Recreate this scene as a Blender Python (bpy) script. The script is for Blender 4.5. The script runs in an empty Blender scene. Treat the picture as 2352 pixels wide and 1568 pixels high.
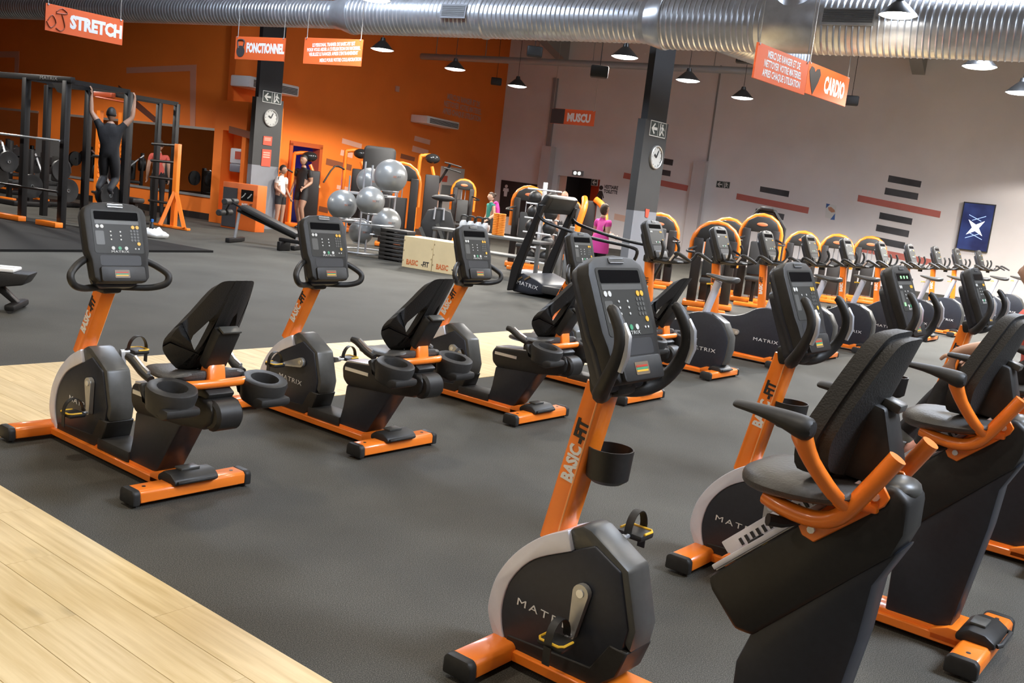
import bpy, bmesh, math, random
from math import sin, cos, pi, radians, sqrt, atan2
from mathutils import Vector as V, Matrix as M
random.seed(7)
SC = bpy.context.scene
COL = SC.collection

# ------------------------------------------------------------------ camera
FPX, PITCH, ROLL, EYE = 2234.334, radians(8.842116), radians(6.575517), 1.6
FW = V((0, cos(PITCH), -sin(PITCH))); _r = V((1, 0, 0)); _u = _r.cross(FW)
CR = _r*cos(ROLL)+_u*sin(ROLL); CU = -_r*sin(ROLL)+_u*cos(ROLL)
cd = bpy.data.cameras.new('camera'); cam = bpy.data.objects.new('camera', cd); COL.objects.link(cam)
cd.sensor_width = 36; cd.lens = FPX/2352*36; cd.clip_end = 200
m = M.Identity(4)
for i, a in enumerate((CR, CU, -FW)):
    for j in range(3): m[j][i] = a[j]
m[0][3], m[1][3], m[2][3] = 0, 0, EYE
cam.matrix_world = m
SC.camera = cam
# ------------------------------------------------------------------ exposure, world
SC.view_settings.view_transform = 'Standard'
SC.view_settings.look = 'None'
SC.view_settings.gamma = 1
SC.view_settings.use_curve_mapping = False
SC.view_settings.exposure = 0.0
wd = bpy.data.worlds.new('world'); SC.world = wd; wd.use_nodes = True
wd.node_tree.nodes['Background'].inputs[0].default_value = (.55, .62, .75, 1)
wd.node_tree.nodes['Background'].inputs[1].default_value = .5
LAMP_FAR, LAMP_NEAR, SKY_W = 1300, 180, 1300

# ------------------------------------------------------------------ frames
AZR = radians(37.6022)
R3 = V((sin(AZR), cos(AZR), 0)); F3 = V((-R3.y, R3.x, 0))          # along the bike rows / towards a bike's front
BROT = atan2(F3.y, F3.x)
AZW = radians(117.93)
WD = V((sin(AZW), cos(AZW), 0)); OD = V((-WD.y, WD.x, 0))           # along the white wall / along the orange wall (away)
OD = V((sin(AZW-pi/2), cos(AZW-pi/2), 0))
CORNER = V((-1.25, 35.6, 0))
UP = V((0, 0, 1))
def ray(x, y): return FW+CR*((x-1176)/FPX)-CU*((y-784)/FPX)
def gp(x, y, z=0):
    d = ray(x, y); t = (z-EYE)/d.z; return V((d.x*t, d.y*t, z))
def at(x, y, Y):
    d = ray(x, y); t = Y/d.y; return V((d.x*t, Y, EYE+d.z*t))
def hit(x, y, p0, n):
    d = ray(x, y); o = V((0, 0, EYE)); return o+d*((p0-o).dot(n)/d.dot(n))
def gp_at(x, Y):
    d = ray(x, 560); return V((d.x*Y/d.y, Y, 4.2))
def row(f, r, z=0): return F3*f+R3*r+UP*z

# ------------------------------------------------------------------ materials
MATS = {}
def mat(name, col, rough=.5, metal=0, noise=0, nscale=30, coat=0, emit=0, bump=0, spec=.5):
    if name in MATS: return MATS[name]
    mm = bpy.data.materials.new(name); mm.use_nodes = True; nt = mm.node_tree; b = nt.nodes['Principled BSDF']
    c = (*col, 1)
    b.inputs['Base Color'].default_value = c; b.inputs['Roughness'].default_value = rough; b.inputs['Metallic'].default_value = metal
    b.inputs['Specular IOR Level'].default_value = spec
    if coat: b.inputs['Coat Weight'].default_value = coat; b.inputs['Coat Roughness'].default_value = .12
    if emit: b.inputs['Emission Color'].default_value = c; b.inputs['Emission Strength'].default_value = emit
    if noise or bump:
        tc = nt.nodes.new('ShaderNodeTexCoord'); no = nt.nodes.new('ShaderNodeTexNoise')
        no.inputs['Scale'].default_value = nscale; no.inputs['Detail'].default_value = 4
        nt.links.new(tc.outputs['Object'], no.inputs['Vector'])
        if noise:
            rp = nt.nodes.new('ShaderNodeMapRange'); rp.inputs[1].default_value = .3; rp.inputs[2].default_value = .7
            rp.inputs[3].default_value = 1-noise; rp.inputs[4].default_value = 1+noise
            nt.links.new(no.outputs['Fac'], rp.inputs[0])
            mx = nt.nodes.new('ShaderNodeMix'); mx.data_type = 'RGBA'; mx.blend_type = 'MULTIPLY'; mx.inputs[0].default_value = 1
            mx.inputs[6].default_value = c; nt.links.new(rp.outputs[0], mx.inputs[7]); nt.links.new(mx.outputs[2], b.inputs['Base Color'])
        if bump:
            bp = nt.nodes.new('ShaderNodeBump'); bp.inputs['Strength'].default_value = bump; bp.inputs['Distance'].default_value = .01
            nt.links.new(no.outputs['Fac'], bp.inputs['Height']); nt.links.new(bp.outputs[0], b.inputs['Normal'])
    MATS[name] = mm; return mm
def rgb(r, g, b):
    f = lambda c: ((c/255+.055)/1.055)**2.4 if c > 10 else c/255/12.92
    return (f(r), f(g), f(b))
ORANGE = mat('orange_paint', rgb(250, 130, 34), .36, coat=.5, noise=.03, nscale=8)
BLACK = mat('black_plastic', (.016, .015, .014), .5, noise=.15, nscale=60)
CHAR = mat('charcoal_plastic', (.032, .031, .03), .5, noise=.1, nscale=40, spec=.3)
BLUELIT = mat('black_plastic_bluelit', (.024, .027, .037), .42, noise=.1, nscale=40)  # dark plastic; reflected blue light is put into its base colour
GREYP = mat('grey_plastic', (.075, .074, .068), .38, noise=.08, nscale=40)
PAD = mat('black_upholstery', (.022, .021, .02), .55, bump=.25, nscale=180)
SEATM = mat('seat_vinyl', (.07, .068, .065), .42, bump=.2, nscale=120)
SILVER = mat('silver_paint', rgb(226, 226, 238), .32, .12, noise=.03, nscale=20)
CHROME = mat('brushed_steel', (.74, .76, .8), .28, .75)
ALU = mat('cast_aluminium', (.5, .5, .49), .35, .6, noise=.05, nscale=30)
YEL = mat('yellow_rubber', rgb(240, 190, 50), .5)
WHITE = mat('white_print', (.8, .8, .79), .5)
PRINTK = mat('black_print', (.02, .02, .022), .5)
SCREEN = mat('console_glass', (.042, .042, .039), .4, spec=.22)
SCREEN2 = mat('console_window', (.006, .006, .007), .06)
GREY = mat('grey_print', (.09, .09, .085), .4)
BTN = mat('white_button', (.62, .62, .6), .4)
BTNY = mat('yellow_button', rgb(232, 178, 60), .4)
BTNG = mat('green_button', rgb(70, 150, 110), .4)
BTNR = mat('red_print', rgb(190, 60, 40), .4)
SIGNO = mat('orange_sign', rgb(224, 98, 46), .55)
STEEL = mat('galvanised_steel', (.6, .62, .65), .34, .75, noise=.12, nscale=6)
WIRE = mat('wire', (.3, .3, .3), .4, .6)
BLKMET = mat('black_metal', (.012, .011, .011), .45, spec=.35)
SKIN = mat('skin', (.5, .3, .21), .5, noise=.06, nscale=25)
SKIN2 = mat('skin_tan', (.36, .2, .13), .5, noise=.06, nscale=25)
HAIRB = mat('brown_hair', (.05, .028, .016), .6, noise=.3, nscale=60)
HAIRK = mat('black_hair', (.012, .01, .009), .6, noise=.3, nscale=60)
SHOE = mat('dark_shoe', (.03, .03, .035), .6)

# ------------------------------------------------------------------ mesh helpers
def _ax(d):
    d = d.normalized(); a = V((0, 0, 1)) if abs(d.z) < .9 else V((1, 0, 0))
    x = a.cross(d).normalized(); return x, d.cross(x).normalized(), d
class G:
    def __init__(s): s.bm = bmesh.new()
    def _v(s, p): return s.bm.verts.new(p)
    def face(s, vs):
        try: s.bm.faces.new(vs)
        except ValueError: pass
    def box(s, c, size, rot=None, bev=0, seg=2):
        t = bmesh.new(); bmesh.ops.create_cube(t, size=1)
        for v in t.verts: v.co = V((v.co.x*size[0], v.co.y*size[1], v.co.z*size[2]))
        if bev: bmesh.ops.bevel(t, geom=t.edges[:], offset=bev, segments=seg, affect='EDGES', profile=.5)
        s._merge(t, M.Translation(V(c)) @ (rot.to_4x4() if rot else M.Identity(4))); return s
    def _merge(s, t, mt):
        t.transform(mt); mp = {}
        for v in t.verts: mp[v] = s._v(v.co)
        for f in t.faces: s.face([mp[v] for v in f.verts])
        t.free()
    def prism(s, pts, y0, y1, bev=0, seg=2, holes=None):
        """polygon of (x, z) pushed along y"""
        t = bmesh.new(); vs = [t.verts.new((p[0], y0, p[1])) for p in pts]; f = t.faces.new(vs)
        r = bmesh.ops.extrude_face_region(t, geom=[f])
        for v in r['geom']:
            if isinstance(v, bmesh.types.BMVert): v.co.y = y1
        bmesh.ops.recalc_face_normals(t, faces=t.faces[:])
        if bev:
            ed = [e for e in t.edges if len(e.link_faces) == 2 and e.calc_face_angle(0) > .5]
            bmesh.ops.bevel(t, geom=ed, offset=bev, segments=seg, affect='EDGES', profile=.5, clamp_overlap=True)
        s._merge(t, M.Identity(4)); return s
    def poly(s, pts, n, th):
        """planar polygon of 3-d points with thickness th along n"""
        n = n.normalized()*th; a = [s._v(p) for p in pts]; b = [s._v(p+n) for p in pts]
        s.face(b); s.face(a[::-1])
        for i in range(len(a)):
            j = (i+1) % len(a); s.face([a[i], a[j], b[j], b[i]])
        return s
    def rings(s, rings, cap=True, closed=False):
        vv = [[s._v(p) for p in r] for r in rings]; n = len(vv[0])
        lim = len(vv) if closed else len(vv)-1
        for i in range(lim):
            a, b = vv[i], vv[(i+1) % len(vv)]
            for k in range(n): s.face([a[k], a[(k+1) % n], b[(k+1) % n], b[k]])
        if cap and not closed: s.face(vv[0][::-1]); s.face(vv[-1])
        return s
    def tube(s, pts, r, n=8, cap=True, smooth=0, flat=None):
        pts = [V(p) for p in pts]
        rs = list(r) if isinstance(r, (list, tuple)) else [r]*len(pts)
        if smooth:
            P = [pts[0]]+pts+[pts[-1]]; Q = []; S = []
            for i in range(1, len(P)-2):
                for k in range(smooth):
                    t = k/smooth; a, b, c, d = P[i-1:i+3]
                    Q.append(.5*((2*b)+(c-a)*t+(2*a-5*b+4*c-d)*t*t+(3*b-a-3*c+d)*t**3)); S.append(rs[i-1]*(1-t)+rs[min(i, len(rs)-1)]*t)
            Q.append(pts[-1]); S.append(rs[-1]); pts, rs = Q, S
        rg = []; x = None
        for i, p in enumerate(pts):
            d = (pts[min(i+1, len(pts)-1)]-pts[max(i-1, 0)]).normalized()
            if x is None: x, y, d = _ax(d)
            else:
                x = (x-d*x.dot(d)).normalized(); y = d.cross(x)
            fx, fy = flat or (1, 1)
            rg.append([p+(x*cos(2*pi*k/n)*fx+y*sin(2*pi*k/n)*fy)*rs[i] for k in range(n)])
        return s.rings(rg, cap)
    def cyl(s, a, b, r, r2=None, n=14, bev=0):
        a, b = V(a), V(b); r2 = r if r2 is None else r2
        if bev:
            d = (b-a).normalized()*bev
            return s.tube([a, a+d, b-d, b], [r-bev, r, r2, r2-bev], n)
        return s.tube([a, b], [r, r2], n)
    def lathe(s, prof, n=20, c=(0, 0, 0), axis=(0, 0, 1), cap=False):
        x, y, d = _ax(V(axis)); c = V(c)
        return s.rings([[c+d*z+(x*cos(2*pi*k/n)+y*sin(2*pi*k/n))*r for k in range(n)] for r, z in prof], cap)
    def ball(s, c, r, u=16, v=10, rot=None):
        t = bmesh.new(); bmesh.ops.create_uvsphere(t, u_segments=u, v_segments=v, radius=1)
        r = (r, r, r) if isinstance(r, (int, float)) else r
        mt = M.Translation(V(c)) @ (rot.to_4x4() if rot else M.Identity(4)) @ M.Diagonal((*r, 1))
        s._merge(t, mt); return s
    def build(s, name, material, parent=None, ang=40, sub=0):
        me = bpy.data.meshes.new(name)
        bmesh.ops.recalc_face_normals(s.bm, faces=s.bm.faces[:])
        s.bm.to_mesh(me); s.bm.free()
        for p in me.polygons: p.use_smooth = True
        me.set_sharp_from_angle(angle=radians(ang))
        me.materials.append(material)
        o = bpy.data.objects.new(name, me); COL.objects.link(o); o.parent = parent
        if sub:
            md = o.modifiers.new('sub', 'SUBSURF'); md.levels = sub; md.render_levels = sub
        return o
def thing(name, label, cat, loc=(0, 0, 0), rotz=0, group=None):
    o = bpy.data.objects.new(name, None); COL.objects.link(o); o.empty_display_size = .1
    o.location = loc; o.rotation_euler = (0, 0, rotz); return tag(o, label, cat, group)
def tag(o, label, cat, group=None):
    o['label'] = label; o['category'] = cat
    if group: o['group'] = group
    return o
def struct(o): o['kind'] = 'structure'; return o
def copy_tree(o, parent=None):
    c = o.copy(); COL.objects.link(c); c.parent = parent
    for ch in list(o.children): copy_tree(ch, c)
    return c
_tx = {}
def text_mesh(s, size, bold=0, sx=1, sp=1, shear=0):
    k = (s, size, bold, sx, sp, shear)
    if k in _tx: return _tx[k]
    cu = bpy.data.curves.new('text', 'FONT'); cu.body = s; cu.size = size; cu.offset = bold; cu.align_x = 'CENTER'; cu.align_y = 'CENTER'
    cu.resolution_u = 2; cu.space_character = sp; cu.space_line = .95; cu.shear = shear; cu.extrude = 0.0006
    o = bpy.data.objects.new('text', cu); COL.objects.link(o)
    bpy.context.view_layer.update()
    me = bpy.data.meshes.new_from_object(o.evaluated_get(bpy.context.evaluated_depsgraph_get()))
    bpy.data.objects.remove(o)
    if sx != 1:
        for v in me.vertices: v.co.x *= sx
    _tx[k] = me; return me
def letter(s, size, org, right, up, material, parent, bold=0, sx=1, sp=1, name='lettering', shear=0):
    me = text_mesh(s, size, bold, sx, sp, shear)
    if me.materials and me.materials[0] != material: me = me.copy(); me.materials.clear()
    if not me.materials: me.materials.append(material)
    o = bpy.data.objects.new(name, me); COL.objects.link(o); o.parent = parent
    right = right.normalized(); up = (up-right*up.dot(right)).normalized(); n = right.cross(up)
    o.matrix_local = M(((right.x, up.x, n.x, org[0]), (right.y, up.y, n.y, org[1]), (right.z, up.z, n.z, org[2]), (0, 0, 0, 1)))
    return o

# ================================================================== setting
WALLH = 7.5
def wall_mat(name, c, rough=.75):
    return mat(name, c, rough, noise=.05, nscale=.8, bump=.05)
MW = wall_mat('white_wall_paint', rgb(230, 225, 224)); MO = wall_mat('orange_wall_paint', rgb(246, 124, 34)); MC = wall_mat('grey_ceiling', rgb(165, 164, 164))
NW = V((WD.y, -WD.x, 0)); NW = NW if NW.y < 0 else -NW           # white wall normal, into the room
NO = V((OD.y, -OD.x, 0)); NO = NO if NO.x > 0 else -NO           # orange wall normal, into the room
ROOM0 = CORNER
def rp(w, o, z=0): return ROOM0+WD*w-OD*o+UP*z                    # w along the white wall, o towards the viewer
def wallbox(name, a, b, z0, z1, th, n, m):
    g = G(); g.poly([a+UP*z0, b+UP*z0, b+UP*z1, a+UP*z1], -n, th); return struct(g.build(name, m))
LW, LO = 34, 44
def onO(x, y, off=0): return hit(x, y, CORNER+NO*off, NO)          # pixel -> orange wall
def onW(x, y, off=0): return hit(x, y, CORNER+NW*off, NW)          # pixel -> white wall
def wo(p): return (p-CORNER).dot(WD), -(p-CORNER).dot(OD)
OM = wo(onO(513, 360))[1]                                          # the orange wall ends here and the mirror wall starts
LX = -14                                                           # the free-weight bay reaches this far to the side
D1a, D1b = wo(onO(663, 420))[1], wo(onO(729, 420))[1]; D1h = onO(690, 331).z   # doorway with violet light
D2a, D2b = wo(onW(1278, 440))[0], wo(onW(1375, 440))[0]; D2h = onW(1326, 407).z  # doorway to the changing rooms
def wall_piece(name, spans, th, n, m, f):
    g = G()
    for a, b, z0, z1 in spans: g.poly([f(a, z0), f(b, z0), f(b, z1), f(a, z1)], -n, th)
    return struct(g.build(name, m))
fw_ = lambda w, z: rp(w, 0, z); fo_ = lambda o, z: rp(0, o, z)
wall_white = wall_piece('wall_back', [(-.2, D2a, 0, WALLH), (D2a, D2b, D2h, WALLH), (D2b, LW, 0, WALLH)], .2, NW, MW, fw_)
wall_orange = wall_piece('wall_left', [(0, D1b, 0, WALLH), (D1b, D1a, D1h, WALLH), (D1a, OM, 0, WALLH)], .2, NO, MO, fo_)
wall_mirror = wallbox('wall_bay', rp(LX, OM), rp(0, OM), 0, WALLH, .2, NW, MO)
wallbox('wall_bay_side', rp(LX, OM-.2), rp(LX, LO), 0, WALLH, .2, NO, MO)
wallbox('wall_right', rp(LW, 0), rp(LW, LO), 0, WALLH, .2, -WD, MW)
wallbox('wall_front', rp(LX, LO), rp(LW, LO), 0, WALLH, .2, -NW, MW)
g = G(); g.poly([rp(LX-.2, -.2, WALLH), rp(LW+.2, -.2, WALLH), rp(LW+.2, LO+.2, WALLH), rp(LX-.2, LO+.2, WALLH)], UP, .2); struct(g.build('ceiling', MC))

# floor: speckled rubber
def rubber(name, base, hi):
    mm = bpy.data.materials.new(name); mm.use_nodes = True; nt = mm.node_tree; b = nt.nodes['Principled BSDF']
    tc = nt.nodes.new('ShaderNodeTexCoord')
    n1 = nt.nodes.new('ShaderNodeTexNoise'); n1.inputs['Scale'].default_value = 260; n1.inputs['Detail'].default_value = 2
    n2 = nt.nodes.new('ShaderNodeTexNoise'); n2.inputs['Scale'].default_value = 1.1; n2.inputs['Detail'].default_value = 5
    nt.links.new(tc.outputs['Object'], n1.inputs['Vector']); nt.links.new(tc.outputs['Object'], n2.inputs['Vector'])
    r1 = nt.nodes.new('ShaderNodeValToRGB'); r1.color_ramp.elements[0].position = .42; r1.color_ramp.elements[0].color = (*base, 1)
    r1.color_ramp.elements[1].position = .72; r1.color_ramp.elements[1].color = (*hi, 1)
    nt.links.new(n1.outputs['Fac'], r1.inputs[0])
    mr = nt.nodes.new('ShaderNodeMapRange'); mr.inputs[1].default_value = .3; mr.inputs[2].default_value = .7; mr.inputs[3].default_value = .82; mr.inputs[4].default_value = 1.15
    nt.links.new(n2.outputs['Fac'], mr.inputs[0])
    mx = nt.nodes.new('ShaderNodeMix'); mx.data_type = 'RGBA'; mx.blend_type = 'MULTIPLY'; mx.inputs[0].default_value = 1
    nt.links.new(r1.outputs[0], mx.inputs[6]); nt.links.new(mr.outputs[0], mx.inputs[7]); nt.links.new(mx.outputs[2], b.inputs['Base Color'])
    b.inputs['Roughness'].default_value = .78; b.inputs['Specular IOR Level'].default_value = .2
    bp = nt.nodes.new('ShaderNodeBump'); bp.inputs['Strength'].default_value = .06; bp.inputs['Distance'].default_value = .004
    nt.links.new(n1.outputs['Fac'], bp.inputs['Height']); nt.links.new(bp.outputs[0], b.inputs['Normal'])
    return mm
RUB = rubber('rubber_floor', (.041, .039, .033), (.145, .137, .117))
RUB2 = rubber('rubber_mat', (.007, .0068, .0065), (.016, .0155, .015))
g = G(); g.poly([rp(LX-.2, -3.5, -.1), rp(LW+.2, -3.5, -.1), rp(LW+.2, LO+.2, -.1), rp(LX-.2, LO+.2, -.1)], UP, .1); floor = struct(g.build('floor', RUB))

def wood_mat():
    mm = bpy.data.materials.new('oak_vinyl'); mm.use_nodes = True; nt = mm.node_tree; b = nt.nodes['Principled BSDF']
    tc = nt.nodes.new('ShaderNodeTexCoord'); oi = nt.nodes.new('ShaderNodeObjectInfo')
    mp = nt.nodes.new('ShaderNodeMapping'); mp.inputs['Scale'].default_value = (1.6, 26, 1)
    ad = nt.nodes.new('ShaderNodeVectorMath'); ad.operation = 'ADD'
    cb = nt.nodes.new('ShaderNodeCombineXYZ'); ml = nt.nodes.new('ShaderNodeMath'); ml.operation = 'MULTIPLY'; ml.inputs[1].default_value = 37
    nt.links.new(oi.outputs['Random'], ml.inputs[0]); nt.links.new(ml.outputs[0], cb.inputs[0]); nt.links.new(ml.outputs[0], cb.inputs[1])
    nt.links.new(tc.outputs['Object'], ad.inputs[0]); nt.links.new(cb.outputs[0], ad.inputs[1]); nt.links.new(ad.outputs[0], mp.inputs['Vector'])
    no = nt.nodes.new('ShaderNodeTexNoise'); no.inputs['Scale'].default_value = 1.4; no.inputs['Detail'].default_value = 6; nt.links.new(mp.outputs[0], no.inputs['Vector'])
    rr = nt.nodes.new('ShaderNodeValToRGB'); e = rr.color_ramp.elements
    e[0].position = .28; e[0].color = (*rgb(198, 170, 118), 1); e[1].position = .68; e[1].color = (*rgb(226, 202, 154), 1)
    nt.links.new(no.outputs['Fac'], rr.inputs[0])
    # a few dark knots
    vo = nt.nodes.new('ShaderNodeTexVoronoi'); vo.inputs['Scale'].default_value = 1; mp2 = nt.nodes.new('ShaderNodeMapping'); mp2.inputs['Scale'].default_value = (2.2, 4.6, 1)
    nt.links.new(ad.outputs[0], mp2.inputs['Vector']); nt.links.new(mp2.outputs[0], vo.inputs['Vector'])
    kr = nt.nodes.new('ShaderNodeMapRange'); kr.inputs[1].default_value = .03; kr.inputs[2].default_value = .16; kr.inputs[3].default_value = .72; kr.inputs[4].default_value = 1
    nt.links.new(vo.outputs['Distance'], kr.inputs[0])
    mr = nt.nodes.new('ShaderNodeMapRange'); mr.inputs[3].default_value = .9; mr.inputs[4].default_value = 1.06; nt.links.new(oi.outputs['Random'], mr.inputs[0])
    m1 = nt.nodes.new('ShaderNodeMath'); m1.operation = 'MULTIPLY'; nt.links.new(kr.outputs[0], m1.inputs[0]); nt.links.new(mr.outputs[0], m1.inputs[1])
    mx = nt.nodes.new('ShaderNodeMix'); mx.data_type = 'RGBA'; mx.blend_type = 'MULTIPLY'; mx.inputs[0].default_value = 1
    nt.links.new(rr.outputs[0], mx.inputs[6]); nt.links.new(m1.outputs[0], mx.inputs[7]); nt.links.new(mx.outputs[2], b.inputs['Base Color'])
    b.inputs['Roughness'].default_value = .5
    return mm
WOOD = wood_mat()
PLW, PLL, PTH = .185, 1.22, .004
_pl = {}
def plank(f0, f1, r0, parent):
    L = f1-f0; k = round(L, 3)
    if k not in _pl:
        g = G(); g.box((0, 0, 0), (L-.0015, PLW-.0015, PTH), bev=.0007, seg=1); o = g.build('plank', WOOD, parent); _pl[k] = o.data
    else: o = bpy.data.objects.new('plank', _pl[k]); COL.objects.link(o); o.parent = parent
    p = row((f0+f1)/2, r0+PLW/2, PTH/2); o.location = p; o.rotation_euler = (0, 0, BROT); return o
# near wood area: everything to the viewer's side of the line through (0,1115)-(770,1568)
pn = gp(0, 1115); RN = pn.dot(R3)
def plank_field(name, f0, f1, r_hi, rows, drop=0):
    base = G(); a, b = r_hi-PLW*rows, r_hi
    base.poly([row(f0, a, .0002), row(f1, a, .0002), row(f1, b, .0002), row(f0, b, .0002)], UP, .0006)
    root = struct(base.build(name, mat('dark_joint', (.2, .15, .09), .8)))
    for i in range(rows):
        r0 = r_hi-PLW*(i+1); off = (i*.43 % 1)*PLL; x = f0-off
        while x < f1-.02:
            a, b = max(x, f0), min(x+PLL, f1)
            if b-a > .03: plank(round(a, 3), round(b, 3), r0, root)
            x += PLL
    return root
plank_field('floor_wood_near', 1.6, 5.6, RN, 12)
# wood walkway strip beyond the first bike row
fs0, fs1 = 5.12, 6.757
def strip():
    base = G(); base.poly([row(fs0, -6, .0002), row(fs1, -6, .0002), row(fs1, 30, .0002), row(fs0, 30, .0002)], UP, .0006)
    root = struct(base.build('floor_wood_strip', mat('oak_far', rgb(205, 176, 124), .5, noise=.1, nscale=6)))
    for i in range(96):
        r0 = -.6+PLW*i; off = (i*.37 % 1)*PLL; x = fs0-off
        while x < fs1-.02:
            a, b = max(x, fs0), min(x+PLL, fs1)
            if b-a > .05: plank(round(a, 3), round(b, 3), r0, root)
            x += PLL
strip()

# ================================================================== lights
def lamp(i, p, label, wire=True, power=None, color=(1, .95, .88)):
    t = thing('pendant_lamp', label, 'lamp', p, 0, 'cone pendant lamps')
    g = G(); g.lathe([(.02, .24), (.045, .235), (.06, .17), (.1, .14), (.245, 0), (.25, -.012)], 24); g.build('shade', mat('lamp_shade', (.05, .048, .047), .35, .6), t)
    g = G(); g.lathe([(0.001, -.045), (.1, -.04), (.2, -.024), (.24, -.006)], 24); g.build('diffuser', mat('lamp_glow', (1, .965, .9), .5, emit=14), t)
    g = G(); g.cyl((0, 0, .23), (0, 0, WALLH-p[2]), .006, n=6); g.build('cord', BLKMET, t)
    ld = bpy.data.lights.new('lamp_light', 'SPOT'); ld.shadow_soft_size = .16; ld.energy = power; ld.color = color; ld.spot_size = radians(156); ld.spot_blend = .22
    lo = bpy.data.objects.new('lamp_light', ld); COL.objects.link(lo); lo.parent = t; lo.location = (0, 0, -.07); return t
ZL = 4.2
for i, (x, y, lb) in enumerate([(878, 113, 'cone pendant lamp beside the black speaker and the pale notice sign'), (1045, 158, 'cone pendant lamp hanging in front of the orange wall near its corner'),
        (1188, 197, 'small cone pendant lamp between a black speaker and the white wall corner'), (1435, 130, 'cone pendant lamp left of the dark pillar top, below the duct'),
        (1580, 184, 'cone pendant lamp right behind the dark pillar with the clock'), (1705, 224, 'cone pendant lamp in front of the white wall under the nettoyer sign'),
        (2250, 152, 'large cone pendant lamp hanging below the corrugated duct by the beam'), (2345, 212, 'cone pendant lamp over the far row of upright bikes, near the television'),
        (860, -3, 'cone pendant lamp hanging in front of the duct reducer')]):
    lamp(i, gp(x, y, ZL), lb, power=LAMP_FAR*(.72, .9, .9, .75, .8, .9, .75, 1.0, .3)[i])
for i, (r, f) in enumerate([(1.5, 1), (5.2, 1), (9, 1), (13, 1), (-2, 4.6), (1.7, 4.6), (5.4, 4.6), (9.2, 4.6), (-2.5, 8.6), (1.4, 8.6), (5.2, 8.6), (-4, 1), (2, -3), (7, -3), (-6, 5), (13.5, 4.6)]):
    p = row(f, r, ZL+.25)
    lamp(i, p, 'cone pendant lamp hanging over the near cardio floor, above the view', power=LAMP_NEAR, color=(1, .88, .72))
for i, (x, Y) in enumerate(((2440, 22.3), (2560, 20.5), (2720, 19), (2900, 17.5), (2460, 25))):  # extra unseen lamps, added to brighten the white wall
    lamp(i, gp_at(x, Y), 'added cone pendant lamp out of view, brightening the white wall beyond the television', power=LAMP_FAR*(.5, .6, .8, .8, .3)[i])
for i, (x, Y) in enumerate(((-110, 21.5), (-260, 17))):
    lamp(i, gp_at(x, Y), 'cone pendant lamp hanging over the side of the free-weight bay, %s' % ('by the mirrors' if i == 0 else 'by the open floor'), power=LAMP_FAR*.6)
def skylight(w, o, lab, k=1):
    p = rp(w, o, WALLH-.25); t = thing('skylight', lab, 'skylight', p, atan2(WD.y, WD.x))
    g = G()
    for s in (-1, 1): g.box((0, s*1.05, 0), (4.2, .1, .5)); g.box((s*2.05, 0, 0), (.1, 2.2, .5))
    g.build('frame', mat('white_frame', (.7, .7, .7), .5), t)
    g = G(); g.box((0, 0, .12), (4, 2, .03)); g.build('pane', mat('sky_pane', (.72, .83, 1), .4, emit=10), t)
    ld = bpy.data.lights.new('sky_light', 'AREA'); ld.shape = 'RECTANGLE'; ld.size = 4; ld.size_y = 2; ld.energy = SKY_W*k; ld.color = (.74, .84, 1)
    lo = bpy.data.objects.new('sky_light', ld); COL.objects.link(lo); lo.parent = t; lo.location = (0, 0, .09)
skylight(17.8, 14.6, 'daylight roof window above the corrugated duct')
skylight(22.6, 25.6, 'daylight roof window above the near bikes')
skylight(6.8, 19.6, 'daylight roof window above the orange wall', .45)

# ================================================================== exercise bikes (local x = forward, y = left, x = 0 at the rear foot's back edge)
def stabiliser(root, x0, x1, name):
    g = G(); z0, z1 = .022, .082
    g.prism([(x0, z0), (x0, z1-.014), (x0+.014, z1), (x1-.014, z1), (x1, z1-.014), (x1, z0)], -.281, .281, .004, 1)
    s = g.build(name, ORANGE, root)
    for sg in (-1, 1):
        g = G(); g.prism([(x0-.003, .012), (x0-.003, z1-.012), (x0+.014, z1+.003), (x1-.014, z1+.003), (x1+.003, z1-.012), (x1+.003, .012)], sg*.279, sg*.318, .01, 2)
        g.cyl((x0+.04, sg*.29, 0), (x0+.04, sg*.29, .02), .018, n=8)
        cp = g.build('end_cap', CHAR, s)
    for y in (-.235, .235):
        if x0 < .1:
            g = G(); g.cyl((x0+.055, y, z1-.003), (x0+.055, y, z1+.0015), .009, n=10); g.build('bolt', PRINTK, s)
    return s
def base_frame(root, xf):
    stabiliser(root, 0, .115, 'rear_foot'); stabiliser(root, xf, xf+.115, 'front_foot')
    g = G(); g.prism([(.1, .025), (.1, .062), (xf, .062), (xf, .025)], -.098, .098, .004, 1); g.box(((xf+.1)/2+.02, 0, .055), (xf-.08, .15, .05), bev=.008)
    g.prism([(.06, .03), (.06, .085), (.1, .1), (.17, .1), (.235, .072), (.235, .03)], -.098, .098, .008, 2)
    g.build('base_beam', ORANGE, root)
    g = G(); g.prism([(-.012, .075), (-.012, .1), (.03, .125), (.09, .128), (.135, .1), (.135, .07)], -.12, .12, .012, 2)
    c = g.build('foot_cover', BLACK, root)
    g = G(); g.box((.075, 0, .131), (.06, .1, .012), bev=.004); g.build('cover_cap', GREYP, c)
    g = G(); g.tube([(-.014, -.1, .092), (-.026, -.085, .096), (-.026, .085, .096), (-.014, .1, .092)], .009, 8); g.build('lift_handle', CHAR, c)
def arc(pts, n=6):
    """smooth open 2-d curve"""
    P = [pts[0]]+list(pts)+[pts[-1]]; out = []
    for i in range(1, len(P)-2):
        a, b, c, d = [V((*q, 0)) for q in P[i-1:i+3]]
        for k in range(n):
            t = k/n; q = .5*((2*b)+(c-a)*t+(2*a-5*b+4*c-d)*t*t+(3*b-a-3*c+d)*t**3); out.append((q.x, q.y))
    return out+[tuple(pts[-1])]
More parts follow.
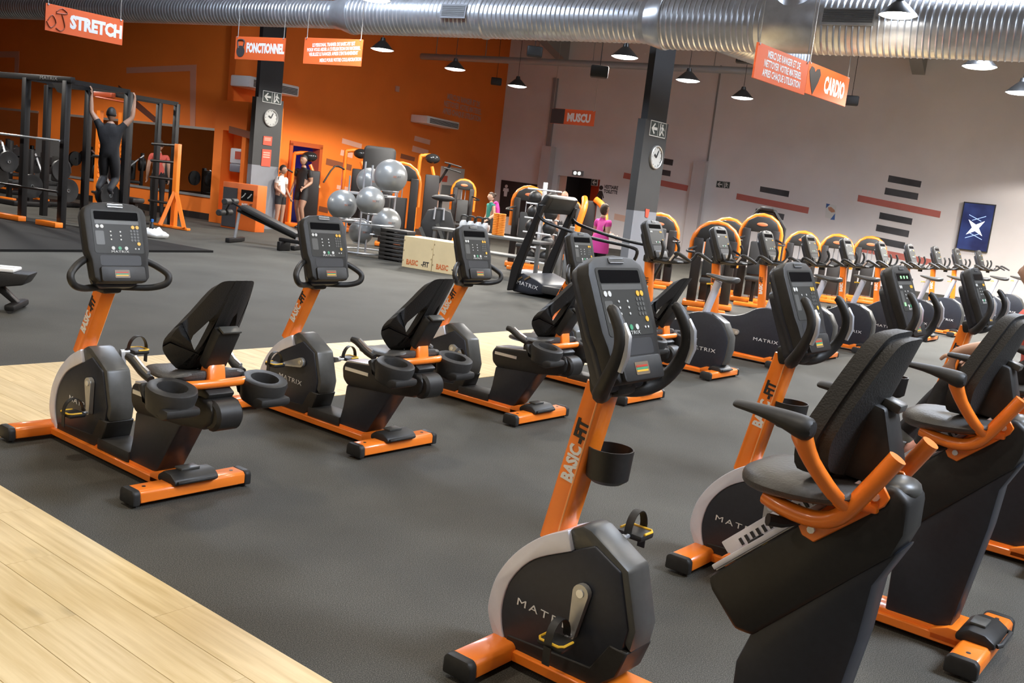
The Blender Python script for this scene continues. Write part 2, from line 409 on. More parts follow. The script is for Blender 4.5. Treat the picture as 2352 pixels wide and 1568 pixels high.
def flywheel(root, dx, sx=1):
    T = lambda L: [((x-1.03)*sx+1.03+dx, z) for x, z in L]
    outer = arc(T([(1.295, .07), (1.33, .14), (1.333, .2), (1.31, .29), (1.246, .39), (1.15, .478), (1.045, .535)]))
    inner = arc(T([(1.238, .05), (1.268, .12), (1.276, .2), (1.247, .3), (1.165, .395), (1.022, .47)]))
    g = G(); g.prism(outer+inner[::-1], -.078, .078, .01, 2); g.build('front_fairing', SILVER, root, 50)
    side = inner+T([(.99, .49), (.94, .515), (.835, .462), (.782, .288), (.8, .17), (.88, .07)])
    g = G(); g.prism(side, -.074, .074, .006, 2); sp = g.build('side_cover', BLUELIT, root)
    g = G(); g.prism(T([(1.05, .535), (1.0, .562), (.965, .556), (.812, .47), (.757, .288), (.768, .21), (.80, .24), (.83, .29), (.87, .43), (.95, .49), (1.02, .468)]), -.066, .066, .012, 2); g.build('rear_cover', GREYP, root)
    g = G(); g.prism(T([(.77, .215), (.8, .12), (.87, .06), (1.25, .05), (1.24, .1), (.9, .12), (.84, .22)]), -.078, .078, .006, 1); g.build('lower_cover', BLACK, root)
    return sp
def crank(root, hx, hz, ang, L=.15):
    """ang: direction of the left crank arm measured from +x towards +z"""
    d = V((cos(ang), 0, sin(ang))); h = V((hx, 0, hz)); n = V((-d.z, 0, d.x))
    c = None
    for s in (1, -1):
        g = G(); y0, y1 = s*.078, s*.1; pts = []
        for k in range(9):
            a = pi/2+pi*k/8; pts.append((d*cos(a)+n*sin(a))*.03)
        for k in range(9):
            a = -pi/2+pi*k/8; pts.append(d*L+(d*cos(a)+n*sin(a))*.013)
        g.poly([h+p*s+V((0, y0, 0)) for p in pts], V((0, s, 0)), .022)
        c = g.build('crank', ALU, root)
        g = G(); g.cyl(h+V((0, s*.1, 0)), h+V((0, s*.104, 0)), .014, n=12); g.cyl(h+d*L*s+V((0, s*.09, 0)), h+d*L*s+V((0, s*.13, 0)), .008, n=8)
        g.cyl(h, h+V((0, s*.08, 0)), .022, n=14); g.build('axle', CHROME, c)
    for s in (1, -1):
        o = h+d*L*s+V((0, s*.175, 0)); g = G(); g.box(o, (.1, .088, .024), bev=.01)
        p = g.build('pedal', BLACK, root)
        g = G(); q = [o+V((x, y, .012)) for x, y in ((-.047, -.02*s), (-.047, .03*s), (-.036, .044*s), (.036, .044*s), (.047, .03*s), (.047, -.02*s))]; g.tube(q, .0045, 6); g.build('pedal_edge', YEL, p)
        g = G(); rg = []
        for k in range(13):
            a = pi*k/12; w = V((0, cos(a)*.05, .01+sin(a)*.07)); nn = V((0, cos(a), sin(a)))*.003
            rg.append([o+w+V((.014, 0, 0)), o+w+nn+V((.014, 0, 0)), o+w+nn-V((.014, 0, 0)), o+w-V((.014, 0, 0))])
        g.rings(rg); g.box(o+V((0, s*.05, -.03)), (.028, .004, .06)); g.build('strap', BLACK, p)
def slab(g, org, u, v, n, outline, n0, n1, bev=0):
    """outline in the (u, v) plane, pushed from n0 to n1 along n"""
    t = G(); t.prism(outline, n0, n1, bev, 2)
    mt = M(((u.x, n.x, v.x, org[0]), (u.y, n.y, v.y, org[1]), (u.z, n.z, v.z, org[2]), (0, 0, 0, 1)))
    t.bm.transform(mt)
    mp = {}
    for w in t.bm.verts: mp[w] = g._v(w.co)
    for f in t.bm.faces: g.face([mp[w] for w in f.verts])
    t.bm.free(); return g
def rrect(x0, z0, x1, z1, r, k=3):
    out = []
    for cx, cz, a0 in ((x1-r, z1-r, 0), (x0+r, z1-r, pi/2), (x0+r, z0+r, pi), (x1-r, z0+r, 1.5*pi)):
        for i in range(k+1): a = a0+pi/2*i/k; out.append((cx+r*cos(a), cz+r*sin(a)))
    return out
def console(root, org, tilt, full=True, lit=False):
    """org: middle of the key panel's lower edge; the panel leans back by dx/dz = tilt"""
    org = V(org); v = V((tilt, 0, 1)).normalized(); u = V((0, -1, 0)); n = v.cross(u); n = n if n.x < 0 else -n
    out = [(-.125, -.145), (.125, -.145), (.148, -.12), (.152, -.03), (.165, .02), (.168, .2), (.155, .235), (.11, .258), (0, .266), (-.11, .258), (-.155, .235), (-.168, .2), (-.165, .02), (-.152, -.03), (-.148, -.12)]
    g = G(); slab(g, org, u, v, n, out, -.05, 0, .01); h = g.build('console', CHAR, root)
    g = G(); slab(g, org, u, v, n, [(x*.98, z*.98) for x, z in out], -.075, -.045, .012)
    slab(g, org, u, v, n, rrect(-.12, -.16, .12, .16, .04), -.115, -.06, .02); g.build('back_shell', BLUELIT, h)
    P = lambda x, z, d=0: org+u*x+v*z+n*d
    g = G(); slab(g, org, u, v, n, rrect(-.132, .002, .132, .222, .012), -.002, .0015); g.build('key_panel', SCREEN, h)
    g = G(); slab(g, org, u, v, n, rrect(-.118, .172, .118, .214, .006), .0, .0022); g.build('display_window', SCREEN2, h)
    g = G(); slab(g, org, u, v, n, rrect(-.118, .15, .118, .168, .003), .0, .0022); g.build('caption_strip', GREY, h)
    g = G(); slab(g, org, u, v, n, rrect(-.045, .236, .045, .254, .004), -.004, .003, .002); tv_ = g.build('top_vent', GREYP, h)
    for zz in (.238, .252): g = G(); slab(g, org, u, v, n, [(-.04, zz-.0015), (.04, zz-.0015), (.04, zz+.0015), (-.04, zz+.0015)], .003, .0045); g.build('vent_trim', CHROME, h)
    g = G(); slab(g, org, u, v, n, rrect(-.11, -.06, .11, -.008, .012), -.03, .0005); g.build('tray_recess', PRINTK, h)
    g = G(); slab(g, org, u, v, n, rrect(-.118, -.142, .118, -.066, .012), -.01, .014, .006); g.build('reader_panel', BLACK, h)
    g = G(); slab(g, org, u, v, n, rrect(-.05, -.125, .03, -.085, .004), .013, .0155); g.build('id_label', mat('tan_label', rgb(120, 104, 84), .4), h)
    bt = [(-.107, .137, 0), (-.083, .137, 0), (.083, .137, 1), (.107, .137, 1), (-.035, .028, 0), (0, .028, 2), (.035, .028, 3), (.107, .052, 1), (.085, .026, 0), (.103, .026, 0)]
    if full: bt += [(x, z, 4) for x in (-.04, .012) for z in (.112, .092, .072)]
    for x, z, k in bt:
        g = G(); r = .0042 if k == 4 else (.004 if x in (.085, .103) else .0095); g.cyl(P(x, z, 0), P(x, z, .004), r, n=10)
        g.build('button', (BTN, BTNY, BTNG, BTN, BTN)[k], h)
    if full:
        g = G()
        for i in range(3):
            for j in range(4): g.cyl(P(.072+i*.017, .118-j*.016, 0), P(.072+i*.017, .118-j*.016, .003), .0065, n=8)
        k_ = g.build('keypad', GREY, h)
        g = G(); slab(g, org, u, v, n, rrect(-.12, .045, -.075, .115, .006), 0, .002); g.build('profile_window', GREY, h)
        for z, mm_ in ((-.098, BTNR), (-.106, BTNG), (-.113, BTNY)):
            g = G(); slab(g, org, u, v, n, rrect(-.045, z-.003, .022, z+.003, .001), .0155, .0162); g.build('label_stripe', mm_, h)
        letter('MATRIX', .016, P(0, .01, .0025), u, v, GREY if False else BTN, h, sx=1.5, sp=1.15)
    if lit:
        for i in range(4):
            g = G(); slab(g, org, u, v, n, rrect(-.1+i*.055, .182, -.075+i*.055, .2, .002), .002, .003); g.build('lit_digit', mat('led', (.25, .6, .25), .4, emit=.6), h)
    return h
def mast(root, a, b, w=.085, d=.07, tz=.5):
    a, b = V(a), V(b); ax = (b-a).normalized(); fx = V((ax.z, 0, -ax.x))
    rg = []
    for p in (a, b):
        c = []
        for x, y in ((-.5, -.4), (-.4, -.5), (.4, -.5), (.5, -.4), (.5, .4), (.4, .5), (-.4, .5), (-.5, .4)): c.append(p+fx*x*d+V((0, y*w, 0)))
        rg.append(c)
    g = G(); g.rings(rg); mo = g.build('mast', ORANGE, root, 50)
    p = a.lerp(b, tz)+V((0, w/2+.0015, 0))
    letter('BASIC', .062, p-ax*.052, ax, fx, WHITE, mo, bold=.0028, sx=.78); letter('-FIT', .062, p+ax*.062, ax, fx, PRINTK, mo, bold=.0028, sx=.78)
    return mo
def pad_outline(hw):
    L = [(hw[0][0]*0, hw[0][1])]
    r = [(y, z) for y, z in hw]; l = [(-y, z) for y, z in reversed(hw)]
    return r+l

def logo(sp, x, z, y, s=.045):
    letter('M', s, (x+.1, y, z), V((-1, 0, 0)), UP, WHITE, sp, sx=1.35)
    letter('ATRIX', s, (x-.03, y, z), V((-1, 0, 0)), UP, WHITE, sp, sx=1.35, sp=1.12)

# ---- recumbent bike (low flat seat rail, seat-side cup holders)
def recumbent():
    t = thing('recumbent_bike', '', 'exercise bike', (0, 0, 0), BROT, 'recumbent bikes')
    base_frame(t, 1.195)
    sp = flywheel(t, -.085, 1.04)
    letter('MATRIX', .042, (.945, .0755, .25), V((-1, 0, -.05)), UP, WHITE, sp, sx=1.4, sp=1.12)
    crank(t, .835, .383, radians(-95))
    mast(t, (1.075, 0, .49), (.885, 0, .86), .085, .075, .62)
    g = G(); g.box((.6, 0, .085), (.3, .17, .07), bev=.015); g.build('step_tray', CHAR, t)
    # pedestal and rail
    g = G(); g.prism([(.47, .066), (.44, .19), (.425, .33), (.1, .38), (-.02, .38), (.05, .34), (.12, .23), (.205, .095), (.24, .066)], -.074, .074, .014, 2); g.build('pedestal', BLUELIT, t)
    g = G(); g.prism([(.41, .325), (.455, .36), (.468, .43), (.445, .472), (.2, .492), (-.1, .522), (-.18, .512), (-.205, .47), (-.195, .41), (-.13, .372), (.03, .35)], -.085, .085, .02, 2); g.build('rail_housing', BLACK, t)
    g = G(); g.box((.3, 0, .482), (.28, .15, .012), M.Rotation(.08, 3, 'Y'), bev=.003); g.build('seat_rail', CHROME, t)
    g = G(); g.box((.33, .087, .43), (.2, .006, .02)); g.build('rail_slot', CHROME, t)
    g = G(); g.cyl((-.17, -.07, .445), (-.17, .07, .445), .072, n=18, bev=.015); g.build('rear_roller_cover', BLACK, t)
    g = G(); g.prism([(.2, .49), (.2, .54), (-.1, .57), (-.16, .54), (-.14, .51)], -.07, .07, .01); g.build('seat_carriage', BLACK, t)
    # seat
    rg = []
    for x, hw, zt, zb in ((.345, .05, .575, .55), (.325, .1, .6, .54), (.26, .15, .618, .54), (.15, .185, .628, .545), (.02, .205, .632, .55), (-.06, .2, .65, .56), (-.1, .17, .655, .585)):
        c = []
        for k in range(12):
            a = 2*pi*k/12; y = cos(a)*hw; zz = (zt+zb)/2+sin(a)*(zt-zb)/2
            if sin(a) > .3: zz -= .02*(1-abs(cos(a))*1.1)
            c.append((x, y, zz))
        rg.append([V(q) for q in c])
    g = G(); g.rings(rg); g.build('seat', SEATM, t, 60, sub=1)
    # backrest: frame with two side openings, leaning back
    def bx(z): return .337-.535*z
    hw = [(.03, 1.062), (.075, 1.058), (.098, 1.03), (.13, .93), (.168, .81), (.172, .76), (.155, .71), (.1, .645), (.06, .628)]
    outer = arc([(y, z) for y, z in hw], 3)
    hole = [(.055, .9), (.075, .86), (.108, .79), (.108, .76), (.085, .72), (.05, .685), (.04, .7), (.04, .88)]
    bm_ = G()
    for s in (-1, 1):
        n = len(outer)
        hs = []
        for k in range(n):
            tt = k/(n-1)*(len(hole)-1) if n > 1 else 0; i = min(int(tt), len(hole)-2); f = tt-i
            hs.append((hole[i][0]*(1-f)+hole[i+1][0]*f, hole[i][1]*(1-f)+hole[i+1][1]*f))
        def pt(y, z, d):
            c = .09*(abs(y)/.17)**2
            return V((bx(z)+d+c, y*s, z-d*.5))
        # half shell from outer edge to hole edge, front and back, then the middle web
        of = [pt(y, z, .046) for y, z in outer]; ob = [pt(y, z, -.012) for y, z in outer]
        hf = [pt(y, z, .05) for y, z in hs]; hb = [pt(y, z, -.016) for y, z in hs]
        for k in range(n-1):
            bm_.rings([[of[k], hf[k], hb[k], ob[k]], [of[k+1], hf[k+1], hb[k+1], ob[k+1]]])
        mid = [(0, .64), (.06, .628), (.05, .685), (.04, .7), (.04, .88), (.055, .9), (.03, 1.062), (0, 1.062)]
        fr = [bm_._v(pt(y, z, .048)) for y, z in mid]; bk = [bm_._v(pt(y, z, -.015)) for y, z in mid]
        bm_.face(fr); bm_.face(bk[::-1])
        for k in range(len(mid)):
            j = (k+1) % len(mid); bm_.face([fr[k], fr[j], bk[j], bk[k]])
    bmesh.ops.remove_doubles(bm_.bm, verts=bm_.bm.verts[:], dist=.0008)
    b = bm_.build('backrest', PAD, t, 50)
    g = G(); g.box((bx(.76)-.045, 0, .745), (.06, .12, .21), M.Rotation(-.49, 3, 'Y'), bev=.015); g.build('back_mount', BLACK, t)
    g = G(); g.box((bx(.86)-.06, 0, .838), (.045, .1, .012), M.Rotation(-.49, 3, 'Y'), bev=.004); g.build('release_lever', GREYP, t)
    g = G(); g.prism([(-.03, .6), (-.06, .685), (-.1, .685), (-.125, .56), (-.08, .55)], -.045, .045, .006, 1); g.build('back_bracket', ORANGE, t)
    g = G(); g.tube([(-.02, .2, .555), (-.09, .17, .575), (-.12, .09, .58), (-.12, -.09, .58), (-.09, -.17, .575), (-.02, -.2, .555)], .021, 10, smooth=4); g.build('cross_tube', ORANGE, t)
    for s in (-1, 1):
        y = s*.245
        g = G(); g.prism([(.005, .575), (-.03, .53), (-.08, .475), (-.19, .455), (-.24, .475), (-.24, .51), (-.06, .525), (-.03, .595)], y-.085, y+.085, .014, 2); ch = g.build('cup_holder', CHAR, t)
        g = G(); g.lathe([(.05, -.11), (.098, -.1), (.112, -.02), (.108, 0), (.098, .006), (.067, .004), (.063, -.006), (.056, -.075), (.001, -.075)], 18, (-.14, y, .585), (-.2, 0, .975)); g.build('cup_ring', CHAR, ch)
        g = G(); g.tube([(.03, y, .585), (.1, y, .605), (.17, y*1.02, .645), (.215, y*1.03, .655)], [.018, .02, .021, .017], 10, smooth=3); gp_ = g.build('grip', BLACK, t)
        g = G(); g.tube([(.05, y, .61), (.1, y, .627), (.16, y*1.02, .661)], .009, 8, flat=(1, 1.6)); g.build('pulse_plate', CHROME, gp_)
        g = G(); g.tube([(.0, y-.0, .56), (.02, y*.93, .54), (0, y*.8, .535)], .016, 8); g.build('arm_tube', ORANGE, t)
    # console and bullhorn bars
    console(t, (.76, 0, 1.058), .335)
    g = G(); g.box((.86, 0, .885), (.1, .11, .08), bev=.02); g.tube([(.88, 0, .86), (.875, 0, 1.0)], .035, 10); g.build('bar_clamp', BLACK, t)
    for s in (-1, 1):
        g = G(); g.tube([(.845, 0, .882), (.81, s*.1, .88), (.77, s*.19, .885), (.735, s*.25, .91), (.74, s*.262, .955), (.775, s*.215, .995), (.805, s*.16, 1.022)], .018, 10, smooth=5); g.build('handlebar', BLACK, t)
    return t
REC = recumbent()
rlab = ['recumbent bike whose front foot rests beside the near wood floor, pedals upright', 'recumbent bike second from the near wood floor, crank level and white logo in view',
        'recumbent bike in front of the plywood boxes, third from the near wood floor', 'recumbent bike next to the first upright bike, last of the recumbents']
for i, (f, r) in enumerate([(3.798, 2.63), (3.848, 4.04), (3.88, 5.5), (3.872, 6.9)]):
    o = REC if i == 0 else copy_tree(REC)
    o.location = row(f, r); o['label'] = rlab[i]
# second bike: crank level (arm forward)
def set_crank(o, hx, hz, a0, a1, L=.15):
    for c in o.children:
        n = c.name.split('.')[0]; h = V((hx, 0, hz))
        if n == 'crank':
            rt = M.Translation(h) @ M.Rotation(-(a1-a0), 4, 'Y') @ M.Translation(-h); c.matrix_local = rt
    k = 0
    for c in o.children:
        if c.name.split('.')[0] == 'pedal':
            s = 1 if k == 0 else -1; k += 1
            c.location = s*L*(V((cos(a1), 0, sin(a1)))-V((cos(a0), 0, sin(a0))))
BIKES_REC = [o for o in COL.objects if o.name.startswith('recumbent_bike')]
set_crank(BIKES_REC[1], .835, .383, radians(-95), radians(-14)); set_crank(BIKES_REC[2], .835, .383, radians(-95), radians(-160)); set_crank(BIKES_REC[3], .835, .383, radians(-95), radians(-40))

# ---- hybrid bike (steep seat rail, orange arm rests)
def hybrid():
    t = thing('hybrid_bike', '', 'exercise bike', (0, 0, 0), BROT, 'hybrid bikes')
    base_frame(t, 1.195)
    sp = flywheel(t, 0)
    letter('MATRIX', .036, (1.09, .0755, .222), V((-1, 0, -.05)), UP, WHITE, sp, sx=1.6, sp=1.32)
    crank(t, .955, .355, radians(-84))
    mo = mast(t, (1.14, 0, .46), (1.03, 0, 1.02), .09, .085, .6)
    g = G(); g.tube([(1.11, .0455, .47), (1.012, .0455, 1.0)], .0035, 6); g.build('mast_rib', mat('rib_painted_sheen', rgb(255, 176, 110), .2), t)  # ridge in paler orange, its highlight painted into the colour
    g = G(); g.prism([(.42, .066), (.425, .33), (.39, .44), (.2, .66), (.03, .8), (.085, .68), (.098, .52), (.165, .08)], -.072, .072, .014, 2); g.build('pedestal', BLUELIT, t)
    g = G(); g.prism([(.528, .515), (.545, .55), (.135, .95), (.07, .96), (.03, .93), (.028, .84), (.05, .775), (.385, .425), (.44, .425)], -.082, .082, .016, 2); g.build('rail_housing', BLACK, t)
    a, b = V((.525, 0, .565)), V((.15, 0, .93)); d = (b-a).normalized(); n = V((d.z, 0, -d.x)); n = n if n.z > 0 else -n
    def incl(c0, c1, y, w, h, off):
        p = (c0+c1)/2+n*off; x = (c1-c0); rot = M((( d.x, 0, n.x), (0, 1, 0), (d.z, 0, n.z)))
        return (p+V((0, y, 0)), (x.length, w, h), rot)
    g = G(); c, s_, r_ = incl(a, b, 0, .11, .012, .012); g.box(c, s_, r_)
    for y, h_, o_ in ((-.06, .062, .042), (.06, .016, .018)): c, s_, r_ = incl(a, b, y, .014, h_, o_); g.box(c, s_, r_, bev=.003)
    rl = g.build('seat_rail', SILVER, t)
    g = G()
    for k in range(20):
        p = a.lerp(b, .12+k*.042); c, s_, r_ = incl(p-d*.0045, p+d*.0045, -.0515, .004, .022, .045); g.box(c, s_, r_)
    g.build('rail_teeth', PRINTK, rl)
    g = G(); c, s_, r_ = incl(a.lerp(b, .22), a.lerp(b, .3), 0, .04, .02, .024); g.box(c, s_, r_, bev=.004); g.build('stop_block', PRINTK, rl)
    g = G(); c, s_, r_ = incl(a.lerp(b, .02), a.lerp(b, .06), .0, .03, .02, .024); g.box(c, s_, r_, bev=.004); g.build('rail_bumper', ORANGE, rl)
    # carriage: orange plates, curved tubes, arm posts
    for s in (-1, 1):
        g = G(); g.prism([(.285, .765), (.3, .79), (.22, .875), (.135, .965), (.1, .965), (.075, .93), (.085, .905), (.25, .755)], s*.085, s*.095, .003, 1); pl_ = g.build('carriage_plate', ORANGE, t)
        for x, z in ((.26, .79), (.16, .87), (.11, .925)):
            g = G(); g.cyl((x, s*.094, z), (x, s*.104, z), .011, n=8); g.build('bolt', CHROME, pl_)
        g = G(); g.tube([(.39, s*.12, .85), (.33, s*.135, .838), (.24, s*.145, .835), (.175, s*.15, .865), (.115, s*.15, .955), (.06, s*.145, 1.05)], .024, 12, smooth=4); g.build('curved_tube', ORANGE, t)
        g = G(); g.tube([(.15, s*.14, .885), (.185, s*.19, .925), (.235, s*.25, 1.01), (.262, s*.275, 1.075), (.27, s*.28, 1.1)], [.02, .02, .021, .027, .018], 12, smooth=3); g.build('arm_post', ORANGE, t)
        rg = []
        for x, z0, z1, w in ((.225, 1.075, 1.125, .03), (.25, 1.06, 1.132, .042), (.29, 1.078, 1.134, .04), (.35, 1.098, 1.134, .036), (.41, 1.106, 1.133, .033), (.438, 1.108, 1.132, .03), (.444, 1.111, 1.129, .024)):
            c = V((x, s*.29, (z0+z1)/2)); rg.append([c+V((0, cos(2*pi*k/10)*w, sin(2*pi*k/10)*(z1-z0)/2)) for k in range(10)])
        g = G(); g.rings(rg); g.build('arm_pad', CHAR, t, 60, sub=1)
    g = G(); g.box((.2, 0, .885), (.2, .2, .03), M.Rotation(.1, 3, 'Y'), bev=.006); g.build('seat_bracket', ORANGE, t)
    g = G(); g.tube([(.3, .09, .8), (.33, .13, .795), (.36, .16, .8)], [.012, .016, .018], 8); g.build('release_lever', BLACK, t)
    rg = []
    for x, hw_, zt, zb in ((.492, .06, .91, .865), (.474, .13, .938, .845), (.42, .185, .948, .838), (.335, .215, .945, .848), (.24, .225, .948, .862), (.17, .215, .955, .875), (.13, .17, .955, .9)):
        c = []
        for k in range(12):
            aa = 2*pi*k/12; zz = (zt+zb)/2+sin(aa)*(zt-zb)/2
            if sin(aa) > .3: zz -= .018*(1-abs(cos(aa))*1.1)
            c.append(V((x, cos(aa)*hw_, zz)))
        rg.append(c)
    g = G(); g.rings(rg); g.build('seat', SEATM, t, 60, sub=1)
    hw = arc([(0, 1.352), (.08, 1.345), (.118, 1.31), (.155, 1.2), (.182, 1.08), (.178, 1.02), (.14, .955), (.05, .935), (0, .935)], 3)
    g = G()
    for d0, d1, sc, sy in ((0, .04, 1, 0), (-.035, .004, .93, .008)):
        fr = []; bk = []
        for s in (1, -1):
            for y, z in (hw if s == 1 else hw[::-1]):
                zz = 1.14+(z-1.14)*sc; c = .05*(y/.18)**2
                x0 = .508-.28*zz; fr.append(V((x0+d1+c, y*s*sc, zz))); bk.append(V((x0+d0+c*.8, y*s*sc, zz)))
        mid_f = V((.508-.28*1.14+d1, 0, 1.14)); mid_b = V((.508-.28*1.14+d0, 0, 1.14))
        F_ = [g._v(p) for p in fr]; B_ = [g._v(p) for p in bk]; mf, mb = g._v(mid_f), g._v(mid_b)
        for k in range(len(F_)):
            j = (k+1) % len(F_); g.face([F_[k], F_[j], B_[j], B_[k]]); g.face([mf, F_[j], F_[k]]); g.face([mb, B_[k], B_[j]])
    bmesh.ops.remove_doubles(g.bm, verts=g.bm.verts[:], dist=.0006)
    g.build('backrest', PAD, t, 50)
    g = G(); g.prism([(.185, 1.16), (.2, 1.14), (.235, .95), (.12, .94), (.09, 1.0), (.135, 1.15)], -.06, .06, .012, 2); g.build('back_mount', BLACK, t)
    g = G(); g.box((.13, 0, 1.155), (.05, .06, .025), M.Rotation(-.3, 3, 'Y'), bev=.006); g.build('back_buckle', GREYP, t)
    g = G(); g.ball((.075, 0, .945), (.05, .07, .03), 14, 8); g.build('rail_end_cap', GREYP, t)
    # cup and console
    g = G(); g.lathe([(.05, -.115), (.07, -.1), (.077, 0), (.072, 0), (.066, -.09), (.001, -.1)], 22, (.985, -.02, .815)); g.box((1.06, -.02, .75), (.05, .05, .06)); g.build('bottle_cage', BLACK, t)
    console(t, (.949, 0, 1.19), .44)
    g = G(); g.box((1.0, 0, 1.03), (.12, .12, .09), M.Rotation(.25, 3, 'Y'), bev=.025); g.tube([(.99, 0, 1.03), (.95, 0, 1.12)], .05, 10); g.build('bar_clamp', BLACK, t)
    for s in (-1, 1):
        g = G(); g.tube([(1.0, s*.02, 1.01), (.97, s*.1, 1.005), (.935, s*.165, 1.025), (.895, s*.2, 1.08), (.865, s*.205, 1.16), (.87, s*.2, 1.22), (.905, s*.195, 1.275), (.925, s*.19, 1.288)], [.024, .026, .027, .024, .022, .022, .019, .013], 10, smooth=4); hb = g.build('handlebar', BLACK, t)
        g = G(); g.tube([(.856, s*.205, 1.11), (.843, s*.205, 1.16), (.848, s*.2, 1.215), (.868, s*.198, 1.25)], [.009, .012, .012, .008], 8, flat=(1, 1.3)); g.build('pulse_plate', CHROME, hb)
    return t
HYB = hybrid()
hlab = ['hybrid bike standing alone on the open rubber floor, its lettered mast fully in view', 'hybrid bike with orange arm rests, between the foremost hybrid bike and the ridden one',
        'hybrid bike being ridden, its console showing green digits', 'hybrid bike beyond the ridden one, its console under the television']
for i, (f, r) in enumerate([(.603, 2.629), (.603, 4.105), (.603, 5.57), (.603, 7.25)]):
    o = HYB if i == 0 else copy_tree(HYB)
    o.location = row(f, r); o['label'] = hlab[i]
HYBS = [o for o in COL.objects if o.name.startswith('hybrid_bike')]
for c in HYBS[2].children:
    if c.name.startswith('console'):
        for i in range(3):
            org = V((.949, 0, 1.19)); v = V((.44, 0, 1)).normalized(); n = V((-v.z, 0, v.x))
            g = G(); slab(g, org, V((0, -1, 0)), v, n, rrect(-.06+i*.055, .184, -.035+i*.055, .2, .002), .002, .003); g.build('lit_digit', mat('led', (.25, .6, .25), .4, emit=.8), c)
        g = G(); slab(g, org, V((0, -1, 0)), v, n, rrect(-.105, .03, -.075, .05, .002), .002, .003); g.build('lit_digit', mat('led', (.25, .6, .25), .4, emit=.8), c)

# ---- upright bike
def upright():
    t = thing('upright_bike', '', 'exercise bike', (0, 0, 0), BROT, 'upright bikes')
    base_frame(t, 1.1)
    out = arc([(1.17, .09), (1.15, .22), (1.06, .38), (.93, .46), (.72, .47), (.55, .52), (.42, .6), (.3, .625), (.18, .61), (.08, .55), (0, .42), (-.008, .3), (.02, .14), (.12, .06)], 3)
    g = G(); g.prism(out, -.08, .08, .02, 2); sp = g.build('side_cover', BLUELIT, t)
    g = G(); g.prism([(.2, .628), (.06, .555), (-.022, .42), (-.03, .29), (.005, .14), (.05, .14), (.03, .29), (.04, .4), (.11, .52), (.22, .59)], -.066, .066, .01); g.build('rear_cover', GREYP, t)
    letter('MATRIX', .05, (.25, .0815, .262), V((-1, 0, 0)), UP, WHITE, sp, sx=1.5, sp=1.15)
    crank(t, .6, .3, radians(12), .16)
    mast(t, (.955, 0, .42), (1.02, 0, 1.06), .085, .08, .55)
    g = G(); g.tube([(.32, 0, .56), (.215, 0, .94)], .045, 12, flat=(1, .8)); sp_ = g.build('seat_post', SILVER, t)
    g = G(); g.tube([(.296, .034, .6), (.215, .034, .9)], .007, 8); g.build('post_groove', PRINTK, sp_)
    g = G(); g.tube([(.24, 0, .9), (.29, .03, .905), (.32, .04, .9)], .009, 6); g.build('height_lever', YEL, t)
    rg = []
    for x, hw, zt, zb in ((.36, .02, 1.0, .985), (.33, .03, 1.008, .97), (.24, .04, 1.004, .95), (.16, .085, 1.0, .935), (.08, .115, 1.005, .93), (.03, .1, 1.008, .94), (.01, .06, 1.0, .955)):
        rg.append([V((x, cos(2*pi*k/12)*hw, (zt+zb)/2+sin(2*pi*k/12)*(zt-zb)/2)) for k in range(12)])
    g = G(); g.rings(rg); g.build('seat', SEATM, t, 60, sub=1)
    console(t, (.94, 0, 1.21), .42, full=False)
    g = G(); g.box((1.0, 0, 1.06), (.14, .12, .08), bev=.02); g.prism([(.98, 1.03), (.98, 1.09), (.8, 1.1), (.66, 1.075), (.66, 1.05), (.8, 1.03)], -.07, .07, .01); g.build('bar_clamp', BLACK, t)
    for s in (-1, 1):
        g = G(); g.tube([(.92, s*.08, 1.06), (.8, s*.14, 1.065), (.69, s*.2, 1.07), (.63, s*.22, 1.12), (.6, s*.225, 1.165), (.52, s*.225, 1.14), (.43, s*.22, 1.1)], [.018, .02, .02, .018, .018, .02, .014], 10, smooth=4); hb = g.build('handlebar', BLACK, t)
        g = G(); g.tube([(.66, s*.222, 1.085), (.612, s*.236, 1.15)], .014, 8); g.build('pulse_plate', CHROME, hb)
        g = G(); g.tube([(.84, s*.1, 1.07), (.8, s*.15, 1.12), (.79, s*.16, 1.2), (.82, s*.155, 1.26)], .016, 8, smooth=3); g.build('horn_grip', BLACK, t)
    g = G(); g.lathe([(.035, -.1), (.04, 0), (.036, 0), (.03, -.09)], 16, (.8, 0, 1.1)); g.build('bottle_cage', BLACK, t)
    return t
UPR = upright()
ordn = ['first', 'second', 'third', 'fourth', 'fifth', 'sixth', 'seventh', 'eighth', 'ninth', 'tenth']
for i, r in enumerate([8.78, 10.29, 11.6, 13.01, 14.45, 16.04, 17.59, 19.2, 20.7, 22.5]):
    o = UPR if i == 0 else copy_tree(UPR)
    o.location = row(4.084, r)
    o['label'] = ordn[i]+' upright bike counted from the recumbent bikes, '+('beside the last recumbent' if i == 0 else 'last of the row, by the television' if i == 9 else 'with silver seat post and orange mast')
for i, o in enumerate([o for o in COL.objects if o.name.startswith('upright_bike')]):
    if i: set_crank(o, .6, .3, radians(12), radians((12, 8, 60, -120, 150, -30, 100, -70, 30, 170)[i]), .16)

# ================================================================== the building's fittings
def quad(pts, plane, m, parent, name, th=.008, off=0):
    """a flat panel on a wall from its corners"""
    n = NO if plane == 'O' else NW
    f = {'O': onO, 'W': onW, 'M': onM}[plane]
    g = G(); g.poly([f(x, y, off) for x, y in pts], n, th); return g.build(name, m, parent)
M0 = rp(0, OM)
def onM(x, y, off=0): return hit(x, y, M0+NW*off, NW)
